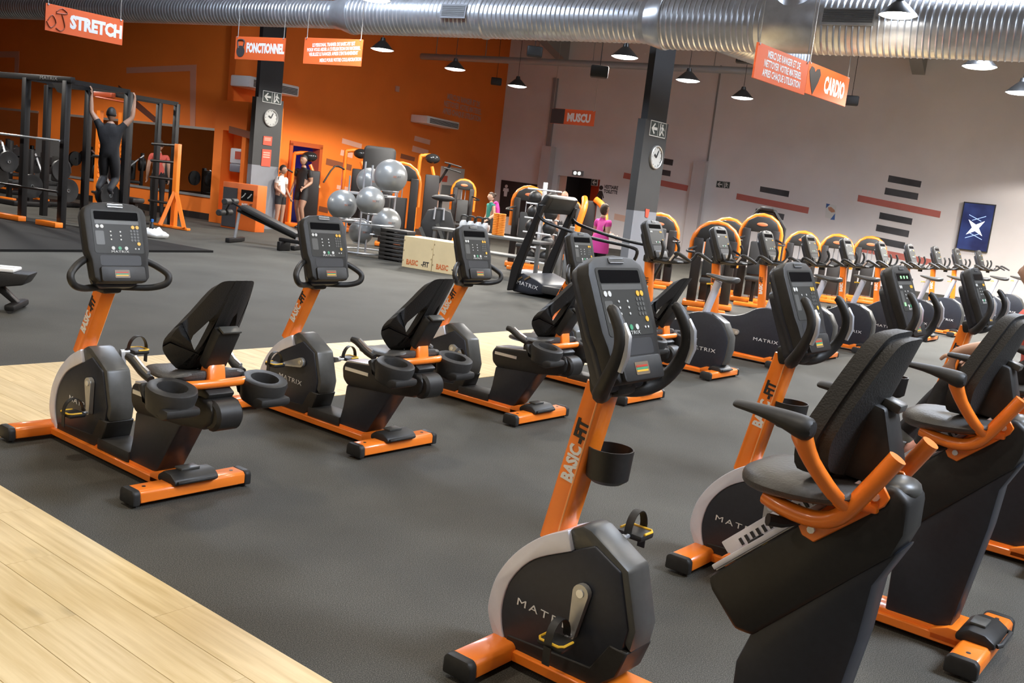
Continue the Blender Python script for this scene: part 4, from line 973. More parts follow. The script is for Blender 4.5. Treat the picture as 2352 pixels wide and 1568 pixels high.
# --- hanging signs
def sign(x, y, Y, w, h, d, label, name='hanging_sign'):
    p = at(x, y, Y); n = V((d.y, -d.x, 0)); n = n if n.y < 0 else -n
    t = thing(name, label, 'sign', p, 0, 'hanging zone signs')
    P = lambda a, b, o=0: d*a+UP*b+n*(o+.013)
    g = G(); g.poly([d*a+UP*b-n*.012 for a, b in ((-w/2, -h/2), (w/2, -h/2), (w/2, h/2), (-w/2, h/2))], n, .024); bd = g.build('board', SIGNO, t)
    for s in (-1, 1):
        g = G(); g.cyl(d*s*(w/2-.04)+UP*h/2, d*s*(w/2-.04)+UP*(WALLH-p.z), .007, n=6); g.build('chain', mat('chain_steel', (.55, .53, .5), .35, .8), t)
        g = G(); g.cyl(d*s*(w/2-.04)+UP*(h/2-.01)-n*.02, d*s*(w/2-.04)+UP*(h/2-.01)+n*.02, .014, n=8); g.build('eyelet', CHROME, t)
    return t, bd, P, n
PG = mat('picto_grey', (.05, .045, .045), .6)
t, bd, P, n = sign(195, 57, 15, 1.2, .38, R3, 'orange hanging sign reading STRETCH with a stretching figure outline')
letter('STRETCH', .25, P(.18, -.01), R3, UP, WHITE, bd, bold=.014, sx=.78)
g = G(); g.tube([P(-.44, .1, .004), P(-.36, .16, .004), P(-.28, .1, .004), P(-.44, .08, .004)], .008, 6, smooth=3); g.tube([P(-.36, .08, .004), P(-.33, 0, .004), P(-.31, -.1, .004), P(-.37, -.16, .004), P(-.44, -.13, .004)], .008, 6, smooth=3); g.tube([P(-.56, -.04, .004), P(-.5, .04, .004), P(-.44, -.06, .004), P(-.52, -.14, .004), P(-.58, -.06, .004)], .008, 6, smooth=3); g.build('figure_outline', mat('picto_line', rgb(150, 74, 44), .6), bd)
t, bd, P, n = sign(597, 112, 17.9, 1.17, .4, WD, 'orange hanging sign reading FONCTIONNEL with a kettlebell picture')
letter('FONCTIONNEL', .22, P(.13, 0), WD, UP+WD*.0, WHITE, bd, bold=.012, sx=.58)
g = G(); g.lathe([(.001, .004), (.1, .004), (.1, 0)], 18, P(-.45, -.06), n); g.build('kettlebell_body', PG, bd)
g = G(); g.tube([P(-.5, -.01, .003), P(-.53, .1, .003), P(-.5, .14, .003), P(-.4, .14, .003), P(-.37, .1, .003), P(-.4, -.01, .003)], .014, 6, smooth=2); g.build('kettlebell_handle', PG, bd)
t, bd, P, n = sign(764, 119, 16.4, 1.2, .42, WD, 'pale orange hanging notice with four lines of small white text')
letter('LE PERSONAL TRAINER DE BASIC-FIT EST\nPOUR VOUS AIDER A L\'UTILISATION DU MATERIEL\nVEUILLEZ LE RANGER APRES L\'ENTRAINEMENT', .078, P(.02, .04), WD+UP*.06, UP, WHITE, bd, bold=.002, sx=.62)
letter('MERCI POUR VOTRE COLLABORATION', .078, P(.18, -.125), WD+UP*.06, UP, WHITE, bd, bold=.002, sx=.62)
t, bd, P, n = sign(1315, 269, 28, 1.36, .42, WD, 'hanging sign reading MUSCU with a dark square at its end')
letter('MUSCU', .3, P(.2, -.02), WD, UP, WHITE, bd, bold=.016, sx=.72)
g = G(); g.poly([P(a, b, 0) for a, b in ((-.675, -.205), (-.25, -.205), (-.25, .205), (-.675, .205))], n, .004); g.build('dark_square', mat('muscu_dark', (.045, .035, .034), .6), bd)
SD = V((sin(radians(40.5)), cos(radians(40.5)), 0))
t, bd, P, n = sign(1795, 160, 12.2, 1.36, .4, SD, 'hanging sign reading MERCI DE RANGER ET DE NETTOYER beside the cardio sign')
letter(TXT, .115, P(.02, 0), SD, UP, WHITE, bd, bold=.003, sx=.66)
t, bd, P, n = sign(1900, 195, 14.1, 1.36, .41, SD, 'hanging sign reading CARDIO with a dark heart shape')
letter('CARDIO', .3, P(.22, -.02), SD, UP, WHITE, bd, bold=.014, sx=.6)
g = G(); g.poly([P(a-.46, b, 0) for a, b in ((0, -.2), (.13, -.02), (.18, .09), (.13, .16), (.05, .15), (0, .1), (-.05, .15), (-.13, .16), (-.18, .09), (-.13, -.02))], n, .004); g.build('heart', PG, bd)

# ================================================================== strength and free-weight equipment
def face_cam(p): return atan2(-p.y, -p.x)
SHR = mat('brown_shroud', (.012, .0085, .0075), .5)
def machine(label, x, y, Y, h=1.5, w=.72, yaw=None, z=0, seat=1, cap=True):
    """selectorised machine: orange arch round a dark weight shroud, seat in front. (x, y) = top of its arch, Y = depth"""
    p = at(x, y, Y); h = p.z if h is None else h; p.z = 0
    t = thing('weight_machine', label, 'gym machine', p, face_cam(p) if yaw is None else yaw, 'orange-arched weight machines')
    hw = w/2; pts = [(0, -hw, h*.5), (0, -hw, h-hw)]+[(0, -cos(pi*k/8)*hw, h-hw+sin(pi*k/8)*hw-.03) for k in range(1, 8)]+[(0, hw, h-hw), (0, hw, h*.5)]
    g = G(); g.tube(pts, .045, 10); g.build('arch', ORANGE, t)
    out = [(-hw*.86, .1), (hw*.86, .1), (hw*.93, h-hw-.05), (hw*.75, h-hw*.55), (hw*.4, h-hw*.3), (-hw*.4, h-hw*.3), (-hw*.75, h-hw*.55), (-hw*.93, h-hw-.05)]
    g = G()
    for a, b in ((-hw*.93, -hw*.52), (hw*.52, hw*.93)): slab(g, (0, 0, 0), V((0, 1, 0)), UP, V((1, 0, 0)), [(a, .1), (b, .1), (b, h-hw*.8), (a, h-hw*.8)], -.2, .16, .02)
    g.build('shroud', SHR, t)
    g = G(); slab(g, (0, 0, 0), V((0, 1, 0)), UP, V((1, 0, 0)), [(-hw*.9, h-hw*.95), (hw*.9, h-hw*.95), (hw*.72, h-hw*.4), (hw*.3, h-hw*.16), (-hw*.3, h-hw*.16), (-hw*.72, h-hw*.4)], -.16, .1, .02); hd = g.build('hood', BLACK, t)
    g = G(); g.ball((.105, 0, h-hw*.55), (.01, .1, .035), 12, 8); g.build('badge', mat('badge', rgb(206, 120, 80), .4), hd)
    g = G(); g.box((-.02, 0, h*.34), (.16, w*.42, h*.5), bev=.01); g.build('weight_stack', mat('stack_grey', (.025, .022, .02), .5), t)
    g = G()
    for yy in (-.05, .05): g.cyl((-.02, yy, .1), (-.02, yy, h-hw*.8), .012, n=8)
    g.build('guide_rod', CHROME, t)
    g = G(); g.box((0, 0, .06), (.42, w+.06, .09), bev=.02); g.box((.55, 0, .05), (.9, .09, .07), bev=.015); g.box((.98, 0, .05), (.09, .6, .07), bev=.015); g.build('base', ORANGE, t)
    if seat:
        g = G(); g.box((.62, 0, .27), (.07, .07, .4), bev=.01); g.build('seat_post', BLKMET, t)
        g = G(); g.box((.64, 0, .5), (.36, .34, .08), bev=.03); g.build('seat', PAD, t)
        g = G(); g.box((.4, 0, .86), (.09, .32, .62), M.Rotation(-.12, 3, 'Y'), bev=.035); g.build('back_pad', PAD, t)
        for s in (-1, 1):
            g = G(); g.tube([(.2, s*hw*.8, h-.45), (.5, s*.42, h-.5), (.75, s*.42, h-.52), (.85, s*.3, h-.52)], .02, 8, smooth=3); g.build('handle', BLKMET, t)
    return t
ml = [('weight machine behind the grey pillar, only its right arch showing', 1518, 489, 20, None, .8, 1), ('weight machine with a tall back pad, nearest behind the first upright bike', 1651, 508, 16.4, None, .76, 1), ('weight machine half hidden behind another orange arch', 1676, 500, 19.8, None, .74, 0),
      ('tallest orange-arched machine, with a black grip frame over its top', 1755, 491, 18.3, None, .72, 1), ('weight machine behind the fourth upright bike console', 1849, 531, 20.4, None, .66, 0), ('weight machine between the fifth upright bike and the red stripe', 1928, 538, 21.3, None, .66, 0), ('weight machine below the grey wall stripes, last of its row', 2004, 543, 22.3, None, .66, 0),
      ('orange-arched machine behind the treadmill console', 1219, 427, 20.5, None, .66, 1), ('orange-arched machine at the wall corner beside the white door', 1068, 411, 27, None, .62, 1), ('small orange-arched machine behind the bald man', 1314, 458, 25, None, .5, 0)]
for lb, x, y, Y, h, w, s in ml: machine(lb, x, y, Y, h, w, seat=s)
# grip frame on top of the tallest machine
p = at(1762, 484, 18.5); t = thing('grip_frame', 'black grip frame above the tallest orange machine', 'frame', (p.x, p.y, 0), face_cam(p)); zt = p.z
g = G(); g.tube([(-.25, -.36, .1), (-.25, -.36, zt-.3), (-.2, -.14, zt), (-.2, .14, zt), (-.25, .36, zt-.3), (-.25, .36, .1)], .045, 8); g.build('frame', BLKMET, t)
g = G(); g.tube([(-.2, -.12, zt+.02), (-.1, -.1, zt+.04), (-.1, .1, zt+.04), (-.2, .12, zt+.02)], .03, 8); g.build('grip', BLACK, t)
# pair of curved orange arms (double arch machine) and the left-hand cable machines
p = at(1356, 450, 21.5); t = thing('arm_machine', 'machine with two thick curved orange arms near the changing room door', 'gym machine', (p.x, p.y, 0), face_cam(p)); h = p.z
for s, k in ((-1, 1), (1, 1)):
    g = G(); g.tube([(.1, s*.12, h-.06), (.2, s*.3, h-.2), (.25, s*.38, h-.5), (.25, s*.36, h-.8)] if s == 1 else [(.1, -.12, h-.06), (.3, -.1, h-.25), (.35, -.2, h-.8), (.35, -.22, h-1.3)], [.07, .075, .07, .06], 10, smooth=4); g.build('arm', ORANGE, t)
g = G(); g.box((0, 0, (h-.1)/2), (.2, .3, h-.1), bev=.03); g.build('column', SHR, t)
g = G(); g.box((.2, 0, .05), (1.1, .7, .1), bev=.02); g.build('base', ORANGE, t)
g = G(); g.box((.5, 0, .5), (.36, .36, .09), bev=.03); g.box((.5, 0, .27), (.08, .08, .4)); g.build('seat', PAD, t)
def cable(label, x, ytop, Y, w=.6, arm=True, hood=True, lat=False):
    p = at(x, ytop, Y); h = p.z; t = thing('cable_machine', label, 'gym machine', (p.x, p.y, 0), face_cam(p)); hw = w/2
    g = G(); g.tube([(0, -hw, .1), (0, -hw, h-.25), (0, -hw+.06, h-.06), (0, 0, h-.02)], .05, 10, smooth=3); g.tube([(0, hw, h*.55), (0, hw*.2, h-.3)], .045, 8); g.build('frame', ORANGE, t)
    if hood: g = G(); g.ball((.05, .05, h-.1), (.14, .2, .13), 16, 10); g.build('hood', mat('gloss_black', (.02, .02, .02), .15), t)
    g = G(); g.box((-.05, .1, h*.42), (.25, w*.7, h*.7), bev=.03); g.build('shroud', SHR, t)
    g = G(); g.box((0, 0, .05), (.6, w+.2, .1), bev=.02); g.build('base', ORANGE, t)
    if arm: g = G(); g.tube([(.05, -hw, h-.55), (.2, -hw-.25, h-.5), (.35, -hw-.5, h-.95)], .022, 8, smooth=3); g.build('lever', BLKMET, t)
    if lat:
        g = G(); g.tube([(.0, hw, h-.7), (.15, hw+.25, h-.2)], .035, 8); g.build('press_arm', BLKMET, t)
        for dz in (0, -.14): g = G(); g.tube([(.2, hw+.1, h-.16+dz), (.22, hw+.25, h-.18+dz), (.3, hw+.55, h-.24+dz)], .02, 8); g.build('grip', BLACK, t)
    return t
cable('cable machine with a glossy black hood behind the person in black', 708, 350, 25.5, .7)
cable('tall orange cable machine left of the black upright board', 826, 344, 26, .7)
cable('orange press machine with black grips beside the white door', 990, 355, 26, .55, arm=False, lat=True)
p = at(874, 338, 25); t = thing('upright_board', 'tall black rounded board standing behind the silver balls', 'board', (p.x, p.y, 0), face_cam(p)); h = p.z
g = G(); slab(g, (0, 0, 0), V((0, 1, 0)), UP, V((1, 0, 0)), rrect(-.39, .15, .39, h, .1), -.08, .0, .02); g.build('board', BLACK, t)
g = G(); slab(g, (0, 0, 0), V((0, 1, 0)), UP, V((1, 0, 0)), rrect(-.405, .13, .405, h+.012, .11), -.06, -.03, .005); g.build('edge', CHAR, t)
g = G(); g.box((-.04, 0, .08), (.5, .7, .16), bev=.02); g.build('foot', BLKMET, t)
# large near arch beside the balls
machine('large dark-shrouded machine with an orange arch right behind the ball rack', 925, 372, 22, None, .85, seat=0)
# leg-press style chair
p = at(1008, 500, 20.5); t = thing('leg_press', 'black leg press chair with a chrome yoke behind the plywood boxes', 'gym machine', (p.x, p.y, 0), face_cam(p))
g = G(); slab(g, (0, 0, 0), V((0, 1, 0)), UP, V((1, 0, 0)), [(-.3, .3), (.3, .3), (.36, .7), (.25, .98), (.08, 1.02), (-.08, 1.02), (-.25, .98), (-.36, .7)], -.1, .05, .03); g.build('back_pad', PAD, t)
g = G(); g.box((.15, 0, .3), (.5, .5, .12), bev=.04); g.build('seat', PAD, t)
g = G(); g.tube([(.08, -.1, .8), (.08, -.09, 1.04), (.08, .09, 1.04), (.08, .1, .8)], .022, 8); g.build('yoke', CHROME, t)
g = G(); g.box((.2, -.2, .3), (.06, .07, .7), M.Rotation(.5, 3, 'X')); g.box((.1, .15, .35), (.06, .07, .8), M.Rotation(.45, 3, 'X')); g.build('strut', GREYP, t)
g = G(); g.box((0, 0, .08), (1.0, .9, .16), bev=.02); g.build('base', BLKMET, t)
g = G(); g.ball((-.1, .05, 1.25), (.12, .25, .07), 14, 8); g.tube([(-.2, 0, .3), (-.2, 0, 1.2)], .04, 8); g.build('roller_pad', PAD, t)

# ---- balls on their rack
BALL = mat('silver_ball', (.30, .31, .31), .3, .25, noise=.03, nscale=10)
BALLS = ((897.5, 405, 38, 18.9), (786, 470, 34, 18.7), (851, 461, 32.5, 18.3), (887, 511, 34, 19.35), (829, 533, 28, 19.4), (849, 416, 30, 19.5))
p = gp(838, 584); t = thing('ball_rack', 'chrome rack of rings holding the silver exercise balls', 'rack', p)
g = G()
for zz, rr_ in ((.06, .62), (.62, .55), (1.18, .5)): g.tube([(cos(2*pi*k/28)*rr_, sin(2*pi*k/28)*rr_, zz) for k in range(29)], .018, 8)
g.build('ring', CHROME, t)
for dx, dy, hh in ((-.05, -.55, 1.8), (.45, .35, 1.5), (-.48, .3, 1.5)):
    g = G(); g.cyl((dx, dy, .03), (dx, dy, hh), .018, n=8); g.build('pole', CHROME, t)
for x, y, r, Y in BALLS:
    c = at(x, y, Y)-p; rad = r*Y/2234; g = G(); rr_ = rad*.55; zz = -sqrt(rad*rad-rr_*rr_)-.012; g.tube([c+V((cos(2*pi*k/20)*rr_, sin(2*pi*k/20)*rr_, zz)) for k in range(21)], .014, 6)
    q_ = V((c.x*.4, c.y*.4, c.z+zz)); g.tube([c+V((-c.x, -c.y, 0)).normalized()*rr_+UP*zz, V((c.x*.15, c.y*.15+.0, c.z+zz)), V((0, 0, c.z+zz-.05))], .014, 6); g.build('cradle', CHROME, t)
g = G(); g.cyl((0, 0, .03), (0, 0, 1.75), .022, n=10); g.build('centre_pole', CHROME, t)
def tilt_ball(x, y, r, Y, label):
    c = at(x, y, Y); o = thing('exercise_ball', label, 'ball', c, 0, 'silver exercise balls'); rad = r*Y/2234*1.0
    g = G(); g.ball((0, 0, 0), rad, 40, 24); b = g.build('ball', BALL, o, 180)
    d = (V((0, 0, EYE))-c).normalized(); u = V((d.y, -d.x, 0)).normalized(); u = u if u.x > 0 else -u; v = d.cross(u); v = v if v.z > 0 else -v
    letter('BASIC', .05, d*(rad*.985)+u*rad*.16, u, v, mat('orange_print', rgb(206, 110, 60), .5), o); letter('FIT', .05, d*(rad*.95)+u*rad*.5, u-d*.35, v, PRINTK, o)
    g = G(); g.cyl(-u*rad*.0+v*rad*.985, v*rad*1.004, .012, n=8); g.build('valve', CHAR, o)
for x, y, r, Y, lb in ((897.5, 405, 38, 18.9, 'topmost silver exercise ball, the largest on the ball rack'), (786, 470, 34, 18.7, 'silver exercise ball sticking out at the side of the rack near the person in black'), (851, 461, 32.5, 18.3, 'silver exercise ball in the middle of the ball rack'), (887, 511, 34, 19.35, 'low silver exercise ball above the stacked steps'), (829, 533, 28, 19.4, 'lowest silver exercise ball, shaded inside the rack'), (849, 416, 30, 19.5, 'silver exercise ball hidden behind the topmost ball')):
    tilt_ball(x, y, r, Y, lb)
# ---- stacked aerobic steps
p = gp(908, 599)
for k in range(8):
    t = thing('aerobic_step', 'dark aerobic step, '+('bottom' if k == 0 else 'top' if k == 7 else ordn[k])+(' one' if k in (0, 7) else ' from below')+' in the stack beside the plywood box', 'step', p+UP*(.075*k), atan2(WD.y, WD.x), 'stacked aerobic steps')
    g = G(); g.box((0, 0, .05), (.62, .3, .05), bev=.015); g.build('deck', mat('step_dark', (.045, .042, .04), .55), t)
    for s in (-1, 1): g = G(); g.box((s*.24, 0, .018), (.14, .28, .036), bev=.01); g.build('riser', CHAR, t)
# ---- plywood boxes
PLY = mat('plywood', rgb(222, 202, 158), .55, noise=.06, nscale=3)
for i, (x, y, lb) in enumerate(((957, 618, 'plywood jump box next to the stacked steps'), (1022, 629, 'plywood jump box touching the other one, half behind the bike console'))):
    p = gp(x, y); t = thing('plywood_box', lb, 'box', p+OD*.26+WD*(.02 if i else -.02), atan2(WD.y, WD.x), 'plywood jump boxes')
    g = G(); g.box((0, 0, .28), (.64, .5, .56), bev=.006, seg=1); b = g.build('panel', PLY, t)
    letter('BASIC', .13, (-.1, -.2515, .1), V((1, 0, 0)), UP, mat('orange_print', rgb(206, 110, 60), .5), b, bold=.004, sx=.75); letter('-FIT', .13, (.18, -.2515, .1), V((1, 0, 0)), UP, PRINTK, b, bold=.004, sx=.75)
    g = G()
    for k in range(5): g.box(((-.3, .3)[k % 2], -.25, .12+k*.09), (.012, .004, .03))
    jn = g.build('joint_mark', mat('ply_dark', rgb(120, 96, 62), .6), b); jn['kind'] = 'stuff'
# ---- kettlebells and rollers on a low rack behind the boxes
p0 = at(1090, 545, 18.2); p0.z = 0; RZ = atan2(WD.y, WD.x)
t = thing('storage_rack', 'grey low storage rack carrying kettlebells and orange rollers', 'rack', p0, RZ)
zt = at(1100, 535, 18).z
g = G(); g.box((.35, 0, zt-.025), (2.3, .5, .05), bev=.008); g.build('shelf', mat('rack_grey', (.16, .16, .155), .5, .4), t)
g = G(); g.box((.35, 0, .4), (2.2, .45, .04), bev=.008); g.build('lower_shelf', mat('rack_grey', (.16, .16, .155), .5, .4), t)
for a in (-.75, 1.45):
    for b in (-.2, .2): g = G(); g.box((a, b, zt/2-.02), (.06, .06, zt-.04)); g.build('leg', mat('rack_grey', (.16, .16, .155), .5, .4), t)
KB = mat('kettlebell_white', (.6, .62, .64), .4)
for i, (x, lb) in enumerate(((1049, 'white kettlebell at the rack end over the plywood box'), (1071, 'white kettlebell second on the rack behind the bike console'), (1095, 'white kettlebell third on the rack, handle above the console'), (1116, 'white kettlebell beside the orange rollers'))):
    c = at(x, 515, 18.1); w_ = (c-p0).dot(WD); c = p0+WD*w_+UP*zt
    k = thing('kettlebell', lb, 'kettlebell', c, RZ, 'white kettlebells')
    g = G(); g.lathe([(.001, 0), (.05, 0), (.075, .05), (.086, .1), (.078, .15), (.05, .19), (.001, .195)], 18); g.build('bell', KB, k)
    g = G(); g.tube([(-.055, 0, .15), (-.068, 0, .23), (-.05, 0, .275), (.05, 0, .275), (.068, 0, .23), (.055, 0, .15)], .019, 8, smooth=3); g.build('handle', BLACK, k)
OR2 = mat('foam_orange', rgb(232, 140, 44), .6)
for i, (x, lb) in enumerate(((1138.5, 'ribbed orange foam roller beside the kettlebells'), (1154.5, 'ribbed orange foam roller on the outer side of its twin'))):
    c = at(x, 530, 18); w_ = (c-p0).dot(WD); c = p0+WD*w_+UP*zt
    t = thing('foam_roller', lb, 'roller', c, 0, 'orange foam rollers'); H_ = .4; pr = [(.001, 0)]
    for k in range(13): pr += [(.058, k*H_/13), (.068, k*H_/13+.008), (.068, (k+1)*H_/13-.008)]
    g = G(); g.lathe(pr+[(.058, H_), (.03, H_), (.001, H_-.01)], 18); g.build('roller', OR2, t)
# ---- medicine-ball tower and grey mats
p = atg(1237, 560, 19.2); t = thing('ball_tower', 'white tube tower with shelves of black medicine balls', 'rack', p, RZ)
WT = mat('white_tube', (.72, .72, .72), .35)
g = G(); g.box((0, 0, .9), (.07, .07, 1.8), bev=.01); g.box((0, 0, .03), (.6, .5, .06), bev=.01); g.build('column', WT, t)
for k in range(6):
    for b in (-.14, .14): g = G(); g.cyl((-.3, b, .25+k*.28), (.3, b, .25+k*.28), .016, n=8); g.build('rail', WT, t)
for k in range(5):
    for s in (-1, 1):
        o = thing('medicine_ball', 'black medicine ball on the white tower, '+('inner' if s > 0 else 'outer')+' one on the '+ordn[k]+' shelf from below', 'ball', p+WD*(.19*s)+UP*(.25+k*.28+.116), 0, 'black medicine balls')
        g = G(); g.ball((0, 0, 0), .135, 20, 12); g.build('ball', BLACK, o); g = G(); g.tube([(cos(2*pi*q/20)*.1355, sin(2*pi*q/20)*.1355, 0) for q in range(21)], .003, 5); g.build('seam', CHAR, o)
GF = mat('grey_foam', (.3, .3, .29), .7)
for i, (x, lb) in enumerate(((1283, 'grey rolled mat leaning upright beside the medicine ball tower'), (1302, 'grey rolled mat standing behind the bike console'))):
    c = atg(x, 600, 18); t = thing('rolled_mat', lb, 'mat', c, 0, 'grey rolled mats')
    g = G(); g.cyl((0, 0, .0), (.0, 0, 1.05), .072, n=16, bev=.012); g.build('roll', GF, t); g = G(); g.lathe([(.03, 1.052), (.045, 1.053), (.06, 1.052)], 14, (0, 0, 0)); g.build('spiral_end', CHAR, t)

# ---- treadmill
tp = gp(1205, 676)+F3*0
t = thing('treadmill', 'black treadmill with long sloping handrails and a white logo on its hood', 'treadmill', tp+F3*-.35+R3*.35, BROT)
g = G(); g.prism([(.55, .02), (.62, .1), (.55, .28), (.38, .34), (.1, .26), (-.05, .2), (-.05, .06), (.2, .02)], -.42, .42, .03, 2); hd = g.build('motor_hood', BLUELIT, t)
letter('MATRIX', .085, (.27, .4225, .16), V((-1, 0, -.1)), UP, WHITE, hd, sx=1.3, sp=1.1)
for a, b in ((.43, .24), (.28, .27)): g = G(); g.box((a, .424, b), (.12, .006, .025), M.Rotation(.6, 3, 'Y')); g.build('hood_slot', mat('bronze', (.3, .2, .1), .4, .6), hd)
g = G(); g.box((-.85, 0, .15), (1.6, .56, .05), bev=.01); g.build('running_belt', mat('belt', (.022, .022, .022), .95, spec=.1), t)
for s in (-1, 1):
    g = G(); g.box((-.85, s*.36, .14), (1.66, .15, .12), bev=.02); g.build('side_rail', CHAR, t)
    g = G(); g.prism([(.5, .05), (.64, .02), (.6, .4), (.3, 1.15), (.2, 1.42), (.1, 1.42), (.22, 1.05), (.42, .4)], s*.42-.04, s*.42+.04, .015, 1); g.build('upright', BLKMET, t)
    g = G(); g.tube([(.2, s*.3, 1.42), (.24, s*.42, 1.4), (.12, s*.44, 1.2), (-.3, s*.44, 1.1), (-.9, s*.44, 1.02), (-1.5, s*.44, .98), (-1.62, s*.42, .9), (-1.5, s*.42, .62), (-1.35, s*.42, .2)], .025, 10, smooth=4); g.build('handrail', BLKMET, t)
g = G(); g.box((.17, 0, 1.44), (.12, .8, .3), M.Rotation(-.5, 3, 'Y'), bev=.04); c_ = g.build('console', BLACK, t)
g = G(); g.box((.1, 0, 1.45), (.02, .6, .2), M.Rotation(-.5, 3, 'Y'), bev=.01); g.build('screen', SCREEN, c_)

# ---- decline bench, small stand, left bench
a, b = gp(540, 556), gp(682, 574)
d = (b-a); L = d.length; t = thing('decline_bench', 'black decline bench with foot rollers near the locker', 'bench', a, atan2(d.y, d.x))
up_ = at(540, 470, a.y).z
g = G(); g.tube([(.02, 0, up_-.08), (L*.98, 0, .24)], .055, 8); g.build('spine', BLKMET, t)
dd = V((L*.95, 0, .2-up_)).normalized()
g = G(); g.box((L*.55, 0, (up_+.24)/2+.01), (L*.98, .3, .1), M.Rotation(atan2(up_-.28, L*.96), 3, 'Y'), bev=.035); g.build('pad', PAD, t)
g = G(); g.tube([(.05, 0, up_-.1), (-.02, 0, .05)], .03, 8); g.build('post', CHROME, t)
for x_, w_ in ((0, .72), (L, .5)):
    g = G(); g.box((x_, 0, .05), (.09, w_, .08), bev=.015); g.build('foot', BLKMET, t)
g = G(); g.tube([(L, 0, .06), (L*.97, 0, .24)], .03, 8); g.build('rear_post', CHROME, t)
for x_, z_ in ((-.15, up_+.05), (-.25, up_-.17)):
    for s in (-1, 1): g = G(); g.cyl((x_, s*.05, z_), (x_, s*.27, z_), .06, n=14, bev=.01); g.build('roller', PAD, t)
g = G(); g.tube([(.1, 0, up_-.05), (-.15, 0, up_+.05), (-.25, 0, up_-.17)], .025, 8); g.build('roller_arm', BLKMET, t)
p = gp(665, 578); t = thing('low_stand', 'low black bar stand beside the decline bench', 'stand', p, RZ)
g = G(); g.box((.2, 0, .2), (.9, .09, .07), bev=.015); g.build('bar', BLKMET, t)
for x_ in (-.15, .55): g = G(); g.box((x_, 0, .085), (.07, .3, .17), bev=.015); g.build('foot', BLKMET, t)
p = gp(38, 712); t = thing('flat_bench', 'adjustable bench end with a white towel over its dark pad', 'bench', p, atan2(-F3.y*.55+.2, -F3.x))
t.rotation_euler = (0, 0, radians(12))
g = G(); g.box((0, 0, .05), (.09, .46, .06), bev=.02); g.build('foot', BLKMET, t)
for s in (-1, 1): g = G(); g.cyl((0, s*.2-.02, .03), (0, s*.2+.03, .03), .03, n=12); g.build('wheel', CHAR, t)
g = G(); g.prism([(-.02, .06), (.04, .06), (-.18, .27), (-.28, .27)], -.05, .05, .01); g.build('leg', BLKMET, t)
g = G(); g.prism([(.14, .355), (.08, .25), (-.1, .22), (-1.3, .2), (-1.3, .36)], -.14, .14, .02, 2); g.build('pad', PAD, t)
g = G(); g.box((-1.0, 0, .05), (.09, .5, .06), bev=.02); g.box((-1.0, 0, .14), (.07, .07, .16)); g.build('rear_foot', BLKMET, t)
o = thing('towel', 'white towel lying on the dark bench pad', 'towel', p, radians(12)); g = G(); g.box((-.62, 0, .372), (1.24, .26, .032), bev=.012); g.build('cloth', mat('towel_white', (.85, .85, .83), .8, bump=.3, nscale=90), o)
g = G(); g.box((-.62, 0, .39), (1.2, .06, .006)); g.build('fold', mat('towel_fold', (.75, .75, .74), .8), o)

# ---- locker with a display window
p = gp(545, 527); t = thing('locker', 'orange and dark grey low cabinet with a small display window', 'cabinet', p, RZ)
Hc = at(545, 420, p.y).z
g = G(); g.box((0, .15, Hc/2), (1.05, .3, Hc), bev=.01); cb = g.build('body', mat('locker_orange', rgb(220, 104, 34), .5), t)
g = G(); g.box((-.28, -.006, Hc/2-.04), (.42, .016, Hc-.16)); g.build('door', mat('locker_grey', (.06, .06, .065), .5), t)
g = G(); g.box((.23, -.004, Hc*.76), (.36, .012, .24)); wn = g.build('display_window', mat('window_black', (.012, .012, .012), .1), t)
for k in (-1, 1): g = G(); g.tube([(.23+k*.09-.06, -.014, Hc*.7), (.23+k*.09, -.016, Hc*.74), (.23+k*.09+.05, -.014, Hc*.8)], .014, 6, smooth=3); g.build('display_shoe', mat('shoe_pale', (.5, .5, .45), .5), wn)
letter('BASIC', .09, (.17, -.004, Hc*.55), V((1, 0, 0)), UP, WHITE, cb, bold=.003, sx=.75); letter('FIT', .09, (.36, -.004, Hc*.55), V((1, 0, 0)), UP, PRINTK, cb, bold=.003, sx=.75)

# ---- platform mat, power rack, second rack, squat stand, benches
g = G(); c0 = V((-5.11, 16.14, 0)); e = (V((-6.95, 12.94, 0))-c0).normalized()
q = [c0, c0+e*9, c0+e*9-WD*9, c0-WD*9]
g.poly(q, UP, .035); tag(g.build('rubber_platform', RUB2), 'raised dark rubber platform under the power rack', 'mat')
RKX = WD
def post(g, x, y, h, s=.11): g.box((x, y, h/2), (s, s, h), bev=.006)
pA, pB = gp(50, 507, .035), gp(140, 523, .035)
t = thing('power_rack', 'tall black power rack with orange feet and a lettered top beam', 'rack', pB, atan2((pB-pA).y, (pB-pA).x)); Lr = (pB-pA).length; HB = at(165, 192, pB.y).z
for x_, y_ in ((0, 0), (-Lr, 0), (0, 1.3), (-Lr, 1.3), (-Lr*2.1, 0), (-Lr*2.1, 1.3)):
    g = G(); post(g, x_, y_, HB); po_ = g.build('post', BLKMET, t)
    g = G()
    for k in range(22): g.cyl((x_, y_-.044, .4+k*.09), (x_, y_-.041, .4+k*.09), .012, n=8)
    hl = g.build('peg_hole', mat('hole_grey', (.06, .055, .05), .5), po_); hl['kind'] = 'stuff'
g = G(); g.box((-Lr*1.05, 0, HB+.02), (Lr*2.1+.3, .09, .1), bev=.008); tb = g.build('top_beam', BLKMET, t); letter('MATRIX', .08, (-.42, -.047, HB+.02), V((1, 0, 0)), UP, ALU, tb, sx=1.5, sp=1.1)
for y_ in (1.3, ): g = G(); g.box((-Lr*1.05, y_, HB), (Lr*2.1, .08, .08)); g.build('rear_beam', BLKMET, t)
for x_ in (0, -Lr): g = G(); g.box((x_, .65, HB), (.08, 1.3, .08)); g.build('side_beam', BLKMET, t)
